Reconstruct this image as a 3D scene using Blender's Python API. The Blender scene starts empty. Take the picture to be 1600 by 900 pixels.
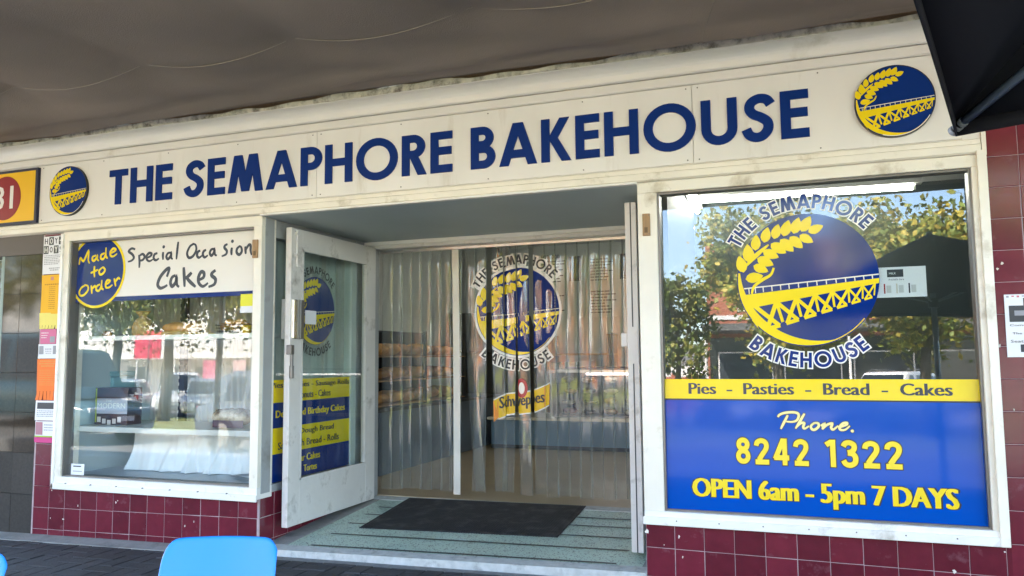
import bpy, bmesh, math, random
from mathutils import Vector, Matrix
random.seed(7)
R = math.radians
sc = bpy.context.scene
col = sc.collection

# ---------------------------------------------------------------- camera, sky, sun, exposure
CAM = Vector((0.819, -4.332, 1.027))
ROT = (R(95.075), R(0.50), R(20.104))          # applied X, then Y, then Z
FPX = 1223.05                                  # focal length in photograph pixels (1600 wide)
cd = bpy.data.cameras.new('camera')
cam = bpy.data.objects.new('camera', cd); col.objects.link(cam)
cam.location = CAM; cam.rotation_mode = 'XYZ'; cam.rotation_euler = ROT
cd.sensor_width = 36.0; cd.lens = FPX / 1600 * 36.0; cd.clip_start = 0.02; cd.clip_end = 600
sc.camera = cam

SUN_EL, SUN_AZ = R(46), R(118)                 # azimuth measured from +X, anticlockwise: where the sun stands
sd = Vector((math.cos(SUN_EL) * math.cos(SUN_AZ), math.cos(SUN_EL) * math.sin(SUN_AZ), math.sin(SUN_EL)))
w = bpy.data.worlds.new('World'); sc.world = w; w.use_nodes = True
nt = w.node_tree; bg = nt.nodes['Background']
sky = nt.nodes.new('ShaderNodeTexSky'); sky.sky_type = 'NISHITA'; sky.sun_disc = False
sky.sun_elevation = SUN_EL
sky.sun_rotation = math.atan2(sd.x, sd.y)
nt.links.new(sky.outputs[0], bg.inputs[0]); bg.inputs[1].default_value = 0.15
ld = bpy.data.lights.new('sun', 'SUN'); ld.energy = 4.6; ld.angle = R(0.53); ld.color = (1.0, 0.94, 0.85)
sun = bpy.data.objects.new('sun', ld); col.objects.link(sun); sun.location = (0, -6, 12)
sun.rotation_euler = (-sd).to_track_quat('-Z', 'Y').to_euler()
sc.view_settings.view_transform = 'Standard'; sc.view_settings.look = 'None'
sc.view_settings.exposure = 3.75; sc.view_settings.gamma = 1.0
sc.cycles.use_denoising = True
sc.cycles.max_bounces = 10; sc.cycles.transparent_max_bounces = 24; sc.cycles.diffuse_bounces = 5
sc.cycles.sample_clamp_indirect = 8.0
sc.cycles.caustics_reflective = False; sc.cycles.caustics_refractive = False

# ---------------------------------------------------------------- helpers
CM = Matrix.Rotation(ROT[2], 3, 'Z') @ Matrix.Rotation(ROT[1], 3, 'Y') @ Matrix.Rotation(ROT[0], 3, 'X')
def ray(px, py): return CM @ Vector(((px - 800) / FPX, -(py - 450) / FPX, -1))
def at(px, py, Y=0.0):
    d = ray(px, py); q = CAM + d * ((Y - CAM.y) / d.y); return q.x, q.z
def atz(px, py, Z):
    d = ray(px, py); q = CAM + d * ((Z - CAM.z) / d.z); return q.x, q.y
def proj(p):
    c = CM.transposed() @ (Vector(p) - CAM)
    if c.z > -0.05: return None
    return 800 + FPX * c.x / -c.z, 450 - FPX * c.y / -c.z

def lin(c):
    return tuple((v / 12.92 if v <= 0.04045 else ((v + 0.055) / 1.055) ** 2.4) for v in c)
def rgb(h):
    return lin(tuple(int(h[i:i + 2], 16) / 255 for i in (0, 2, 4)))

MATS = {}
def mat(name, color, rough=0.5, metal=0.0, spec=0.5, var=0.0, vscale=6.0, dirt=None, dirt_amt=0.0, dscale=3.0,
        bump=0.0, bscale=60.0, emit=0.0, rnd=0.0, coat=0.0, stretch=None, trans=0.0):
    if name in MATS: return MATS[name]
    m = bpy.data.materials.new(name); m.use_nodes = True; n = m.node_tree; b = n.nodes['Principled BSDF']
    c = rgb(color) if isinstance(color, str) else color
    b.inputs['Base Color'].default_value = (*c, 1)
    b.inputs['Roughness'].default_value = rough; b.inputs['Metallic'].default_value = metal
    b.inputs['Specular IOR Level'].default_value = spec
    if coat: b.inputs['Coat Weight'].default_value = coat; b.inputs['Coat Roughness'].default_value = 0.04
    if trans: b.inputs['Transmission Weight'].default_value = trans
    tc = n.nodes.new('ShaderNodeTexCoord')
    src = tc.outputs['Object']
    if stretch:
        mp = n.nodes.new('ShaderNodeMapping'); mp.inputs['Scale'].default_value = stretch
        n.links.new(src, mp.inputs[0]); src = mp.outputs[0]
    if rnd:
        oi = n.nodes.new('ShaderNodeObjectInfo'); ad = n.nodes.new('ShaderNodeVectorMath'); ad.operation = 'MULTIPLY_ADD'
        cb = n.nodes.new('ShaderNodeCombineXYZ')
        for k in range(3): n.links.new(oi.outputs['Random'], cb.inputs[k])
        n.links.new(cb.outputs[0], ad.inputs[0]); ad.inputs[1].default_value = (37, 53, 71); n.links.new(src, ad.inputs[2]); src = ad.outputs[0]
    cur = None
    if var or rnd:
        no = n.nodes.new('ShaderNodeTexNoise'); no.inputs['Scale'].default_value = vscale; no.inputs['Detail'].default_value = 5
        n.links.new(src, no.inputs[0])
        mr = n.nodes.new('ShaderNodeMapRange'); mr.inputs[1].default_value = 0.25; mr.inputs[2].default_value = 0.75
        mr.inputs[3].default_value = 1 - var; mr.inputs[4].default_value = 1 + var
        n.links.new(no.outputs[0], mr.inputs[0]); val = mr.outputs[0]
        if rnd:
            m2 = n.nodes.new('ShaderNodeMapRange'); m2.inputs[3].default_value = 1 - rnd; m2.inputs[4].default_value = 1 + rnd
            n.links.new(oi.outputs['Random'], m2.inputs[0]); mu = n.nodes.new('ShaderNodeMath'); mu.operation = 'MULTIPLY'
            n.links.new(val, mu.inputs[0]); n.links.new(m2.outputs[0], mu.inputs[1]); val = mu.outputs[0]
        vm = n.nodes.new('ShaderNodeVectorMath'); vm.operation = 'SCALE'; vm.inputs[0].default_value = c
        n.links.new(val, vm.inputs['Scale']); cur = vm.outputs[0]
    if dirt:
        no2 = n.nodes.new('ShaderNodeTexNoise'); no2.inputs['Scale'].default_value = dscale; no2.inputs['Detail'].default_value = 8
        no2.inputs['Roughness'].default_value = 0.65
        n.links.new(src, no2.inputs[0])
        cr = n.nodes.new('ShaderNodeMapRange'); cr.inputs[1].default_value = 0.62 - dirt_amt * 0.3; cr.inputs[2].default_value = 0.80 - dirt_amt * 0.2
        cr.clamp = True; n.links.new(no2.outputs[0], cr.inputs[0])
        mx = n.nodes.new('ShaderNodeMix'); mx.data_type = 'RGBA'
        n.links.new(cr.outputs[0], mx.inputs['Factor'])
        if cur: n.links.new(cur, mx.inputs[6])
        else: mx.inputs[6].default_value = (*c, 1)
        mx.inputs[7].default_value = (*(rgb(dirt) if isinstance(dirt, str) else dirt), 1); cur = mx.outputs[2]
    if cur: n.links.new(cur, b.inputs['Base Color'])
    if bump:
        no3 = n.nodes.new('ShaderNodeTexNoise'); no3.inputs['Scale'].default_value = bscale; no3.inputs['Detail'].default_value = 4
        n.links.new(src, no3.inputs[0])
        bp_ = n.nodes.new('ShaderNodeBump'); bp_.inputs['Strength'].default_value = bump; bp_.inputs['Distance'].default_value = 0.01
        n.links.new(no3.outputs[0], bp_.inputs['Height']); n.links.new(bp_.outputs[0], b.inputs['Normal'])
    if emit:
        b.inputs['Emission Color'].default_value = (*c, 1); b.inputs['Emission Strength'].default_value = emit
    MATS[name] = m; return m

def glass_mat(name, ior, tint, haze=0.0, wav=0.0, wscale=(3, 3, 3), rough=0.0):
    """thin sheet: clear, mirrors by the Fresnel law on its outward faces"""
    m = bpy.data.materials.new(name); m.use_nodes = True; n = m.node_tree
    n.nodes.remove(n.nodes['Principled BSDF']); out = n.nodes['Material Output']
    tr = n.nodes.new('ShaderNodeBsdfTransparent'); tr.inputs[0].default_value = (*tint, 1)
    gl = n.nodes.new('ShaderNodeBsdfGlossy'); gl.inputs['Roughness'].default_value = rough
    fr = n.nodes.new('ShaderNodeFresnel'); fr.inputs[0].default_value = ior
    ge = n.nodes.new('ShaderNodeNewGeometry')
    sb = n.nodes.new('ShaderNodeMath'); sb.operation = 'SUBTRACT'; sb.inputs[0].default_value = 1.0
    n.links.new(ge.outputs['Backfacing'], sb.inputs[1])
    mu = n.nodes.new('ShaderNodeMath'); mu.operation = 'MULTIPLY'
    n.links.new(fr.outputs[0], mu.inputs[0]); n.links.new(sb.outputs[0], mu.inputs[1])
    base = tr.outputs[0]
    if haze:
        df = n.nodes.new('ShaderNodeBsdfDiffuse'); df.inputs[0].default_value = (0.75, 0.8, 0.78, 1)
        m0 = n.nodes.new('ShaderNodeMixShader'); m0.inputs[0].default_value = haze
        n.links.new(tr.outputs[0], m0.inputs[1]); n.links.new(df.outputs[0], m0.inputs[2]); base = m0.outputs[0]
    mi = n.nodes.new('ShaderNodeMixShader')
    n.links.new(mu.outputs[0], mi.inputs[0]); n.links.new(base, mi.inputs[1]); n.links.new(gl.outputs[0], mi.inputs[2])
    n.links.new(mi.outputs[0], out.inputs[0])
    if wav:
        tc = n.nodes.new('ShaderNodeTexCoord'); mp = n.nodes.new('ShaderNodeMapping'); mp.inputs['Scale'].default_value = wscale
        no = n.nodes.new('ShaderNodeTexNoise'); no.inputs['Scale'].default_value = 1.0; no.inputs['Detail'].default_value = 2
        bp_ = n.nodes.new('ShaderNodeBump'); bp_.inputs['Strength'].default_value = wav; bp_.inputs['Distance'].default_value = 0.02
        n.links.new(tc.outputs['Object'], mp.inputs[0]); n.links.new(mp.outputs[0], no.inputs[0])
        n.links.new(no.outputs[0], bp_.inputs['Height']); n.links.new(bp_.outputs[0], gl.inputs['Normal']); n.links.new(bp_.outputs[0], fr.inputs['Normal'])
    MATS[name] = m; return m

class MB:
    """collects shapes, links them as ONE mesh object"""
    def __init__(s): s.v = []; s.f = []
    def poly(s, pts):
        b = len(s.v); s.v += [tuple(p) for p in pts]; s.f.append(tuple(range(b, b + len(pts)))); return s
    def box(s, x0, x1, y0, y1, z0, z1):
        b = len(s.v)
        s.v += [(x0, y0, z0), (x1, y0, z0), (x1, y1, z0), (x0, y1, z0), (x0, y0, z1), (x1, y0, z1), (x1, y1, z1), (x0, y1, z1)]
        for f in ((3, 2, 1, 0), (4, 5, 6, 7), (0, 1, 5, 4), (1, 2, 6, 5), (2, 3, 7, 6), (3, 0, 4, 7)): s.f.append(tuple(b + i for i in f))
        return s
    def hexa(s, p):
        b = len(s.v); s.v += [tuple(q) for q in p]
        for f in ((3, 2, 1, 0), (4, 5, 6, 7), (0, 1, 5, 4), (1, 2, 6, 5), (2, 3, 7, 6), (3, 0, 4, 7)): s.f.append(tuple(b + i for i in f))
        return s
    def tube(s, pts, r, n=8, caps=True):
        pts = [Vector(p) for p in pts]; rs = r if isinstance(r, (list, tuple)) else [r] * len(pts); b = len(s.v); up = None
        for i, p in enumerate(pts):
            t = (pts[min(i + 1, len(pts) - 1)] - pts[max(i - 1, 0)])
            t = t.normalized() if t.length > 1e-9 else Vector((0, 0, 1))
            if up is None: up = Vector((1, 0, 0)) if abs(t.x) < 0.8 else Vector((0, 1, 0))
            u = (up - t * up.dot(t)).normalized(); up = u; v = t.cross(u)
            for k in range(n):
                a = 2 * math.pi * k / n; s.v.append(tuple(p + (u * math.cos(a) + v * math.sin(a)) * rs[i]))
        for i in range(len(pts) - 1):
            for k in range(n):
                a, c = b + i * n + k, b + i * n + (k + 1) % n; s.f.append((a, c, c + n, a + n))
        if caps:
            s.f.append(tuple(reversed(range(b, b + n)))); s.f.append(tuple(range(b + (len(pts) - 1) * n, b + len(pts) * n)))
        return s
    def grid(s, fn, nu, nv, flip=False):
        b = len(s.v)
        for j in range(nv + 1):
            for i in range(nu + 1): s.v.append(tuple(fn(i / nu, j / nv)))
        for j in range(nv):
            for i in range(nu):
                q = (b + j * (nu + 1) + i, b + j * (nu + 1) + i + 1, b + (j + 1) * (nu + 1) + i + 1, b + (j + 1) * (nu + 1) + i)
                s.f.append(tuple(reversed(q)) if flip else q)
        return s
    def lathe(s, prof, c, n=20):
        b = len(s.v)
        for r, z in prof:
            for k in range(n):
                a = 2 * math.pi * k / n; s.v.append((c[0] + r * math.cos(a), c[1] + r * math.sin(a), c[2] + z))
        for i in range(len(prof) - 1):
            for k in range(n):
                a, d = b + i * n + k, b + i * n + (k + 1) % n; s.f.append((a, d, d + n, a + n))
        return s
    def mesh(s, name, smooth=False):
        me = bpy.data.meshes.new(name); me.from_pydata(s.v, [], s.f); me.update()
        if smooth: me.polygons.foreach_set('use_smooth', [True] * len(me.polygons))
        return me
    def build(s, name, m=None, parent=None, smooth=False, bevel=0.0, loc=None):
        o = bpy.data.objects.new(name, s.mesh(name, smooth)); col.objects.link(o)
        if m: o.data.materials.append(m)
        if parent: o.parent = parent
        if loc: o.location = loc
        if bevel:
            bm = o.modifiers.new('bevel', 'BEVEL'); bm.width = bevel; bm.segments = 2; bm.limit_method = 'ANGLE'
        return o
def tag(o, label=None, cat=None, group=None, kind=None):
    if label: o['label'] = label
    if cat: o['category'] = cat
    if group: o['group'] = group
    if kind: o['kind'] = kind
    return o
def thing(name, label, cat, loc=(0, 0, 0), rz=0.0, group=None):
    o = bpy.data.objects.new(name, None); col.objects.link(o); o.location = loc; o.rotation_euler = (0, 0, rz); o.empty_display_size = 0.1
    return tag(o, label, cat, group)
def share(name, me, parent, loc=(0, 0, 0), rot=None, mtl=None):
    o = bpy.data.objects.new(name, me); col.objects.link(o); o.parent = parent; o.location = loc
    if rot: o.rotation_euler = rot
    return o
def copy_tree(o, parent=None):
    c = o.copy(); col.objects.link(c); c.parent = parent
    for ch in list(o.children): copy_tree(ch, c)
    return c

# ---- flat print: lists of (convex polygon, layer) on a surface map
def fmap(Y0, x0=0.0, z0=0.0):
    return lambda u, v, d: (x0 + u, Y0 - d, z0 + v)
def ribbon(pts, wd, g=0.0):
    """thick polyline as quads, mitred; g grows it all round"""
    P = [Vector((p[0], p[1])) for p in pts]; n = len(P)
    closed = (P[0] - P[-1]).length < 1e-6
    if g and not closed:
        a = (P[1] - P[0]).normalized(); P[0] = P[0] - a * g; b = (P[-1] - P[-2]).normalized(); P[-1] = P[-1] + b * g
    W = wd if isinstance(wd, (list, tuple)) else [wd] * n
    Lf, Rt = [], []
    for i in range(n):
        if closed: t1 = (P[i] - P[i - 1 if i else n - 2]); t2 = (P[(i + 1) if i < n - 1 else 1] - P[i])
        else: t1 = P[i] - P[max(i - 1, 0)]; t2 = P[min(i + 1, n - 1)] - P[i]
        if t1.length < 1e-9: t1 = t2
        if t2.length < 1e-9: t2 = t1
        t1 = t1.normalized(); t2 = t2.normalized(); t = (t1 + t2)
        t = t.normalized() if t.length > 1e-6 else t1
        nn = Vector((-t.y, t.x)); k = max(0.55, t.dot(t1)); h = (W[i] / 2 + g) / k
        Lf.append(P[i] + nn * h); Rt.append(P[i] - nn * h)
    return [[tuple(Rt[i]), tuple(Rt[i + 1]), tuple(Lf[i + 1]), tuple(Lf[i])] for i in range(n - 1)]
def smooth(pts, k=5):
    out = []; n = len(pts)
    for i in range(n - 1):
        p0, p1, p2, p3 = pts[max(i - 1, 0)], pts[i], pts[i + 1], pts[min(i + 2, n - 1)]
        for j in range(k):
            t = j / k
            out.append(tuple(0.5 * (2 * p1[d] + (p2[d] - p0[d]) * t + (2 * p0[d] - 5 * p1[d] + 4 * p2[d] - p3[d]) * t * t + (3 * p1[d] - p0[d] - 3 * p2[d] + p3[d]) * t ** 3) for d in (0, 1)))
    out.append(tuple(pts[-1])); return out
def arc(cx, cy, r, a0, a1, n=14, ry=None):
    return [(cx + r * math.cos(R(a0 + (a1 - a0) * i / n)), cy + (ry or r) * math.sin(R(a0 + (a1 - a0) * i / n))) for i in range(n + 1)]
SW = 0.19
h = SW / 2
GL = {  # geometric capitals, cap height 1: ('l' butt stroke | 'p' slanted stroke with level ends | 'c' curve)
 'T': (0.60, [('l', [(0, 1 - h), (.60, 1 - h)]), ('l', [(.30, 0), (.30, 1 - SW)])]),
 'H': (0.72, [('l', [(h, 0), (h, 1)]), ('l', [(.72 - h, 0), (.72 - h, 1)]), ('l', [(SW, .53), (.72 - SW, .53)])]),
 'E': (0.52, [('l', [(h, 0), (h, 1)]), ('l', [(SW, 1 - h), (.52, 1 - h)]), ('l', [(SW, .53), (.50, .53)]), ('l', [(SW, h), (.52, h)])]),
 'S': (0.60, [('c', smooth([(.53, .77), (.45, .88), (.31, .91), (.17, .84), (.13, .71), (.20, .59), (.34, .51), (.46, .40), (.47, .25), (.37, .12), (.24, .09), (.12, .15), (.06, .28)], 4))]),
 'M': (1.0, [('p', (.10, 0, .27, 1)), ('p', (.29, 1, .50, .02)), ('p', (.71, 1, .50, .02)), ('p', (.90, 0, .73, 1))]),
 'A': (0.86, [('p', (.10, 0, .42, 1)), ('p', (.76, 0, .44, 1)), ('l', [(.22, .27), (.64, .27)])]),
 'P': (0.56, [('l', [(h, 0), (h, 1)]), ('c', [(SW, 1 - h), (.28, 1 - h)] + arc(.28, .70, .205, 90, -90) + [(SW, .495)])]),
 'R': (0.60, [('l', [(h, 0), (h, 1)]), ('c', [(SW, 1 - h), (.28, 1 - h)] + arc(.28, .71, .195, 90, -90) + [(SW, .515)]), ('p', (.30, .45, .50, 0))]),
 'B': (0.58, [('l', [(h, 0), (h, 1)]), ('c', [(SW, 1 - h), (.28, 1 - h)] + arc(.28, .735, .17, 90, -90) + [(SW, .565)]), ('c', [(SW, .47), (.30, .47)] + arc(.30, .282, .188, 90, -90) + [(SW, .095)])]),
 'K': (0.66, [('l', [(h, 0), (h, 1)]), ('p', (.52, 1, .24, .50)), ('p', (.26, .56, .56, 0))]),
 'O': (1.06, [('c', arc(.53, .5, .435, 0, 360, 32))]),
 'U': (0.70, [('c', [(h, 1), (h, .36)] + arc(.35, .36, .255, 180, 360) + [(.70 - h, 1)])]),
}
GL.update({
 '8': (0.60, [('c', arc(.30, .735, .175, 0, 360, 24, .17)), ('c', arc(.30, .295, .20, 0, 360, 24, .20))]),
 '2': (0.60, [('c', smooth([(.08, .70), (.12, .83), (.28, .90), (.44, .84), (.49, .70), (.44, .55), (.30, .36), (.17, .17)], 4)), ('l', [(.03, h), (.58, h)])]),
 '4': (0.64, [('l', [(.45, 0), (.45, 1)]), ('p', (.08, .26, .42, 1)), ('l', [(.02, .28), (.62, .28)])]),
 '1': (0.40, [('l', [(.26, 0), (.26, 1)]), ('l', [(.02, .80), (.22, .93)])]),
 '3': (0.58, [('c', smooth([(.07, .76), (.14, .87), (.28, .91), (.43, .84), (.45, .70), (.36, .58), (.22, .54)], 4)), ('c', smooth([(.22, .53), (.40, .50), (.49, .36), (.46, .18), (.30, .09), (.14, .13), (.06, .26)], 4))]),
})
def glyph(ch, g=0.0):
    """list of strokes, each a list of quads"""
    out = []
    for k, d in GL[ch][1]:
        if k == 'p':
            x0, y0, x1, y1 = d
            if y0 > y1: x0, y0, x1, y1 = x1, y1, x0, y0
            hw = SW * 0.56 + g * 1.15; s = (x1 - x0) / (y1 - y0)
            a, b = y0 - g, y1 + g; xa, xb = x0 - s * g, x1 + s * g
            out.append([[(xa - hw, a), (xa + hw, a), (xb + hw, b), (xb - hw, b)]])
        else: out.append(ribbon(d, SW, g))
    return out
def word_width(wd, gap=0.10): return sum(GL[c][0] for c in wd) + gap * (len(wd) - 1)

def prints(polys, fm, name, m, parent, base=0.0, step=0.00008):
    """polys: list of strokes (lists of convex quads); every stroke lies a hair above the one before"""
    mb = MB()
    for i, st in enumerate(polys):
        for q in st: mb.poly([fm(u, v, base + step * i) for u, v in q])
    return mb.build(name, m, parent)

TXT = {}
def text_mesh(s, off=0.0, res=2):
    key = (s, off, res)
    if key in TXT: return TXT[key]
    c = bpy.data.curves.new('t', 'FONT'); c.body = s; c.offset = off; c.resolution_u = res
    o = bpy.data.objects.new('t', c); col.objects.link(o)
    dg = bpy.context.evaluated_depsgraph_get()
    me = bpy.data.meshes.new_from_object(o.evaluated_get(dg))
    vs = [tuple(v.co[:2]) for v in me.vertices]; fs = [tuple(p.vertices) for p in me.polygons]
    bpy.data.objects.remove(o); bpy.data.curves.remove(c); bpy.data.meshes.remove(me)
    TXT[key] = (vs, fs); return vs, fs
def text_fit(s, fm, x0, x1, z0, z1, name, m, parent, base=0.0, bold=0, off=0.0, res=2, bx=0.016, italic=0.0):
    """print a line of text into a rectangle; bold = extra copies set beside it"""
    vs, fs = text_mesh(s, off, res)
    if not vs: return None
    a0 = min(v[0] for v in vs); a1 = max(v[0] for v in vs); b0 = min(v[1] for v in vs); b1 = max(v[1] for v in vs)
    mb = MB(); k = 0
    for i in range(-bold, bold + 1):
        b = len(mb.v)
        for (u, v) in vs:
            sx = (u - a0) / (a1 - a0) * (x1 - x0); sz = (v - b0) / (b1 - b0) * (z1 - z0)
            mb.v.append(fm(x0 + sx + i * bx * (z1 - z0) + italic * sz, z0 + sz, base + k * 0.00008))
        mb.f += [tuple(b + q for q in f) for f in fs]; k += 1
    return mb.build(name, m, parent)

# ---------------------------------------------------------------- materials
M_cream = mat('cream_paint', (.77, .72, .62), .42, var=.06, vscale=5, dirt=(.36, .29, .18), dirt_amt=.18, dscale=4.5, bump=.12, bscale=35)
M_white = mat('white_paint', (.80, .78, .74), .38, var=.05, vscale=5, dirt=(.40, .36, .29), dirt_amt=.12, dscale=7, bump=.10, bscale=40)
M_fascia = mat('fascia_paint', (.70, .67, .63), .33, var=.05, vscale=2.0, dirt=(.46, .41, .34), dirt_amt=.10, dscale=2.5, bump=.05, bscale=8)
M_panel = mat('sign_panel', (.74, .715, .68), .28, var=.05, vscale=1.2, dirt=(.54, .49, .42), dirt_amt=.14, dscale=1.6, stretch=(3, 3, .5), bump=.03, bscale=5)
M_peel = mat('peeling_paint', (.56, .51, .42), .7, var=.22, vscale=22, dirt=(.10, .08, .06), dirt_amt=.55, dscale=16, bump=.7, bscale=28)
M_grout = mat('grout', (.40, .31, .32), .85, var=.15, vscale=30)
M_tile = mat('maroon_tile', (.128, .0150, .027), .17, var=.13, vscale=14, rnd=.20, dirt=(.20, .08, .10), dirt_amt=.10, dscale=9, bump=.05, bscale=20)
M_chip = mat('bare_plaster', (.70, .64, .58), .8, var=.1)
M_soffit = mat('soffit_paint', (.50, .56, .57), .45, var=.05, vscale=2, dirt=(.42, .46, .46), dirt_amt=.06, bump=.05)
M_jamb = mat('grey_jamb', (.33, .34, .34), .45, var=.08, vscale=6, dirt=(.18, .17, .15), dirt_amt=.2)
M_doorp = mat('door_paint', (.66, .63, .60), .42, var=.06, vscale=6, dirt=(.28, .25, .21), dirt_amt=.18, dscale=6, bump=.15, bscale=25)
M_blue = mat('navy_letter', (.001, .024, .160), .42, var=.08, vscale=2, spec=.12)
M_vblue = mat('blue_vinyl', (.0, .068, .40), .07, spec=.22, var=.03, vscale=2, bump=.02, bscale=7)
M_navy = mat('navy_vinyl', (.002, .024, .175), .08, spec=.6)
M_yel = mat('yellow_vinyl', (.80, .60, .010), .16, spec=.5)
M_dyel = mat('golden_yellow', (.74, .46, .0), .30)
M_pale = mat('pale_line', (.72, .68, .55), .3)
M_wvin = mat('white_vinyl', (.78, .76, .72), .2)
M_ink = mat('black_ink', (.012, .014, .02), .35)
M_char = mat('charcoal_ink', (.022, .030, .050), .3)
M_rubber = mat('black_rubber', (.010, .011, .014), .75, var=.3, vscale=40, dirt=(.055, .055, .055), dirt_amt=.45, dscale=9, bump=.5, bscale=220)
M_steel = mat('steel', (.62, .62, .60), .28, metal=1, var=.1, vscale=20)
M_dsteel = mat('dull_metal', (.20, .19, .18), .45, metal=.8)
M_timber = mat('raw_timber', (.36, .22, .11), .7, var=.2, vscale=10, stretch=(6, 6, 1), bump=.2)
M_black = mat('black_plastic', (.012, .012, .013), .35)
M_conc = mat('concrete', (.26, .26, .25), .85, var=.18, vscale=9, dirt=(.11, .11, .11), dirt_amt=.3, dscale=5, bump=.4, bscale=60)
M_nose = mat('worn_step_edge', (.46, .48, .47), .65, var=.15, vscale=25, dirt=(.20, .22, .22), dirt_amt=.25, dscale=12, bump=.3, bscale=50)
M_paver = mat('paver', (.034, .033, .037), .75, var=.22, vscale=12, rnd=.25, bump=.4, bscale=60)
M_joint = mat('paver_joint', (.19, .19, .19), .95, var=.2, vscale=40)
M_asph = mat('asphalt', (.17, .165, .155), .9, var=.2, vscale=3, bump=.3)
M_path = mat('far_footpath', (.52, .50, .46), .9, var=.12, vscale=.6)
M_lino = mat('beige_lino', (.44, .35, .22), .30, var=.10, vscale=3, bump=.04)
M_wall = mat('interior_wall', (.62, .66, .63), .6, var=.04)
M_ceil = mat('interior_ceiling', (.66, .67, .64), .7, var=.03)
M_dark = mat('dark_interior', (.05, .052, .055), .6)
M_fab = mat('awning_fabric', (.245, .195, .165), .8, var=.16, vscale=1.3, bump=.25, bscale=160)
M_seam = mat('awning_seam', (.25, .21, .175), .7)
M_umb = mat('umbrella_fabric', (.014, .015, .020), .8, spec=.2, var=.08, vscale=3, bump=.10, bscale=400)
M_pole = mat('blue_grey_pole', (.22, .28, .34), .35, metal=.3)
M_chair = mat('blue_plastic', (.004, .20, .66), .36, var=.03, vscale=2, bump=.10, bscale=420)
M_tube = mat("fluorescent_tube", (1, .97, .88), .5, emit=4.5)
M_paper = mat('paper', (.74, .74, .76), .7, var=.02)
M_cloth = mat('white_cloth', (.82, .84, .86), .85, var=.04, vscale=5, bump=.1, bscale=300)
M_curt = mat('grey_curtain', (.50, .49, .46), .85, var=.06, vscale=3)
M_wcurt = mat('pale_curtain', (.52, .56, .55), .8, var=.05, vscale=3)
M_shelf = mat('white_shelf', (.62, .62, .60), .4, var=.04)
G_win = glass_mat('window_glass', 1.95, (.93, .96, .95))
G_door = glass_mat('door_glass', 1.52, (.92, .95, .94))
G_pvc = glass_mat('pvc_strip', 1.70, (.92, .95, .94), haze=.06, wav=.40, wscale=(26, 26, .9), rough=.04)
G_cab = glass_mat('cabinet_glass', 1.5, (.94, .96, .96))

# terrazzo: green ground with dark and pale chips
def terrazzo():
    m = mat('terrazzo', (.40, .52, .44), .35, var=.10, vscale=2.5); n = m.node_tree; b = n.nodes['Principled BSDF']
    base = b.inputs['Base Color'].links[0].from_socket
    tc = n.nodes.new('ShaderNodeTexCoord')
    for sc_, thr, c, f in ((70, .24, (.03, .045, .04), .85), (120, .22, (.50, .55, .48), .6)):
        vo = n.nodes.new('ShaderNodeTexVoronoi'); vo.inputs['Scale'].default_value = sc_; n.links.new(tc.outputs['Object'], vo.inputs['Vector'])
        no = n.nodes.new('ShaderNodeTexNoise'); no.inputs['Scale'].default_value = sc_ * .55; n.links.new(tc.outputs['Object'], no.inputs[0])
        su = n.nodes.new('ShaderNodeMath'); su.operation = 'MULTIPLY'; n.links.new(vo.outputs['Distance'], su.inputs[0]); n.links.new(no.outputs[0], su.inputs[1])
        lt = n.nodes.new('ShaderNodeMath'); lt.operation = 'LESS_THAN'; lt.inputs[1].default_value = thr * .62; n.links.new(su.outputs[0], lt.inputs[0])
        ml = n.nodes.new('ShaderNodeMath'); ml.operation = 'MULTIPLY'; ml.inputs[1].default_value = f; n.links.new(lt.outputs[0], ml.inputs[0])
        mx = n.nodes.new('ShaderNodeMix'); mx.data_type = 'RGBA'; n.links.new(ml.outputs[0], mx.inputs['Factor']); n.links.new(base, mx.inputs[6]); mx.inputs[7].default_value = (*c, 1)
        base = mx.outputs[2]
    n.links.new(base, b.inputs['Base Color']); return m
M_terr = terrazzo()

# ---------------------------------------------------------------- ground
GS, GT, G0 = 0.0185, 0.012, -0.172
def zg(x, y): return G0 + GS * x + GT * y
ZS = -0.30                                                     # street level
road = MB().grid(lambda u, v: (-260 + 520 * u, -300 + 294.8 * v, ZS), 2, 2).build('road', M_asph); tag(road, kind='structure')
pv = MB().box(-13, 9, -5.2, 0.02, -0.25, -0.009).build('pavement', M_joint); tag(pv, kind='structure')
pv.location = (0, 0, G0); pv.rotation_euler = (math.atan(GT), -math.atan(GS), 0)
kerb = MB().box(-13, 9, -5.45, -5.2, ZS - .3, -0.245).build('kerb', M_conc, bevel=.02); tag(kerb, kind='structure')
strip = MB()
for i in range(12):
    a, b = -5.4 + 2.87 / 12 * i, -5.4 + 2.87 / 12 * (i + 1)
    strip.hexa([(a, -.135, zg(a, -.1) - .05), (b, -.135, zg(b, -.1) - .05), (b, .01, zg(b, 0) - .05), (a, .01, zg(a, 0) - .05),
                (a, -.13, zg(a, -.1) - .048 + .052), (b, -.13, zg(b, -.1) + .004), (b, .01, zg(b, 0) + .022), (a, .01, zg(a, 0) + .022)])
tag(strip.build('concrete_edging', M_conc), kind='structure')
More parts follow.
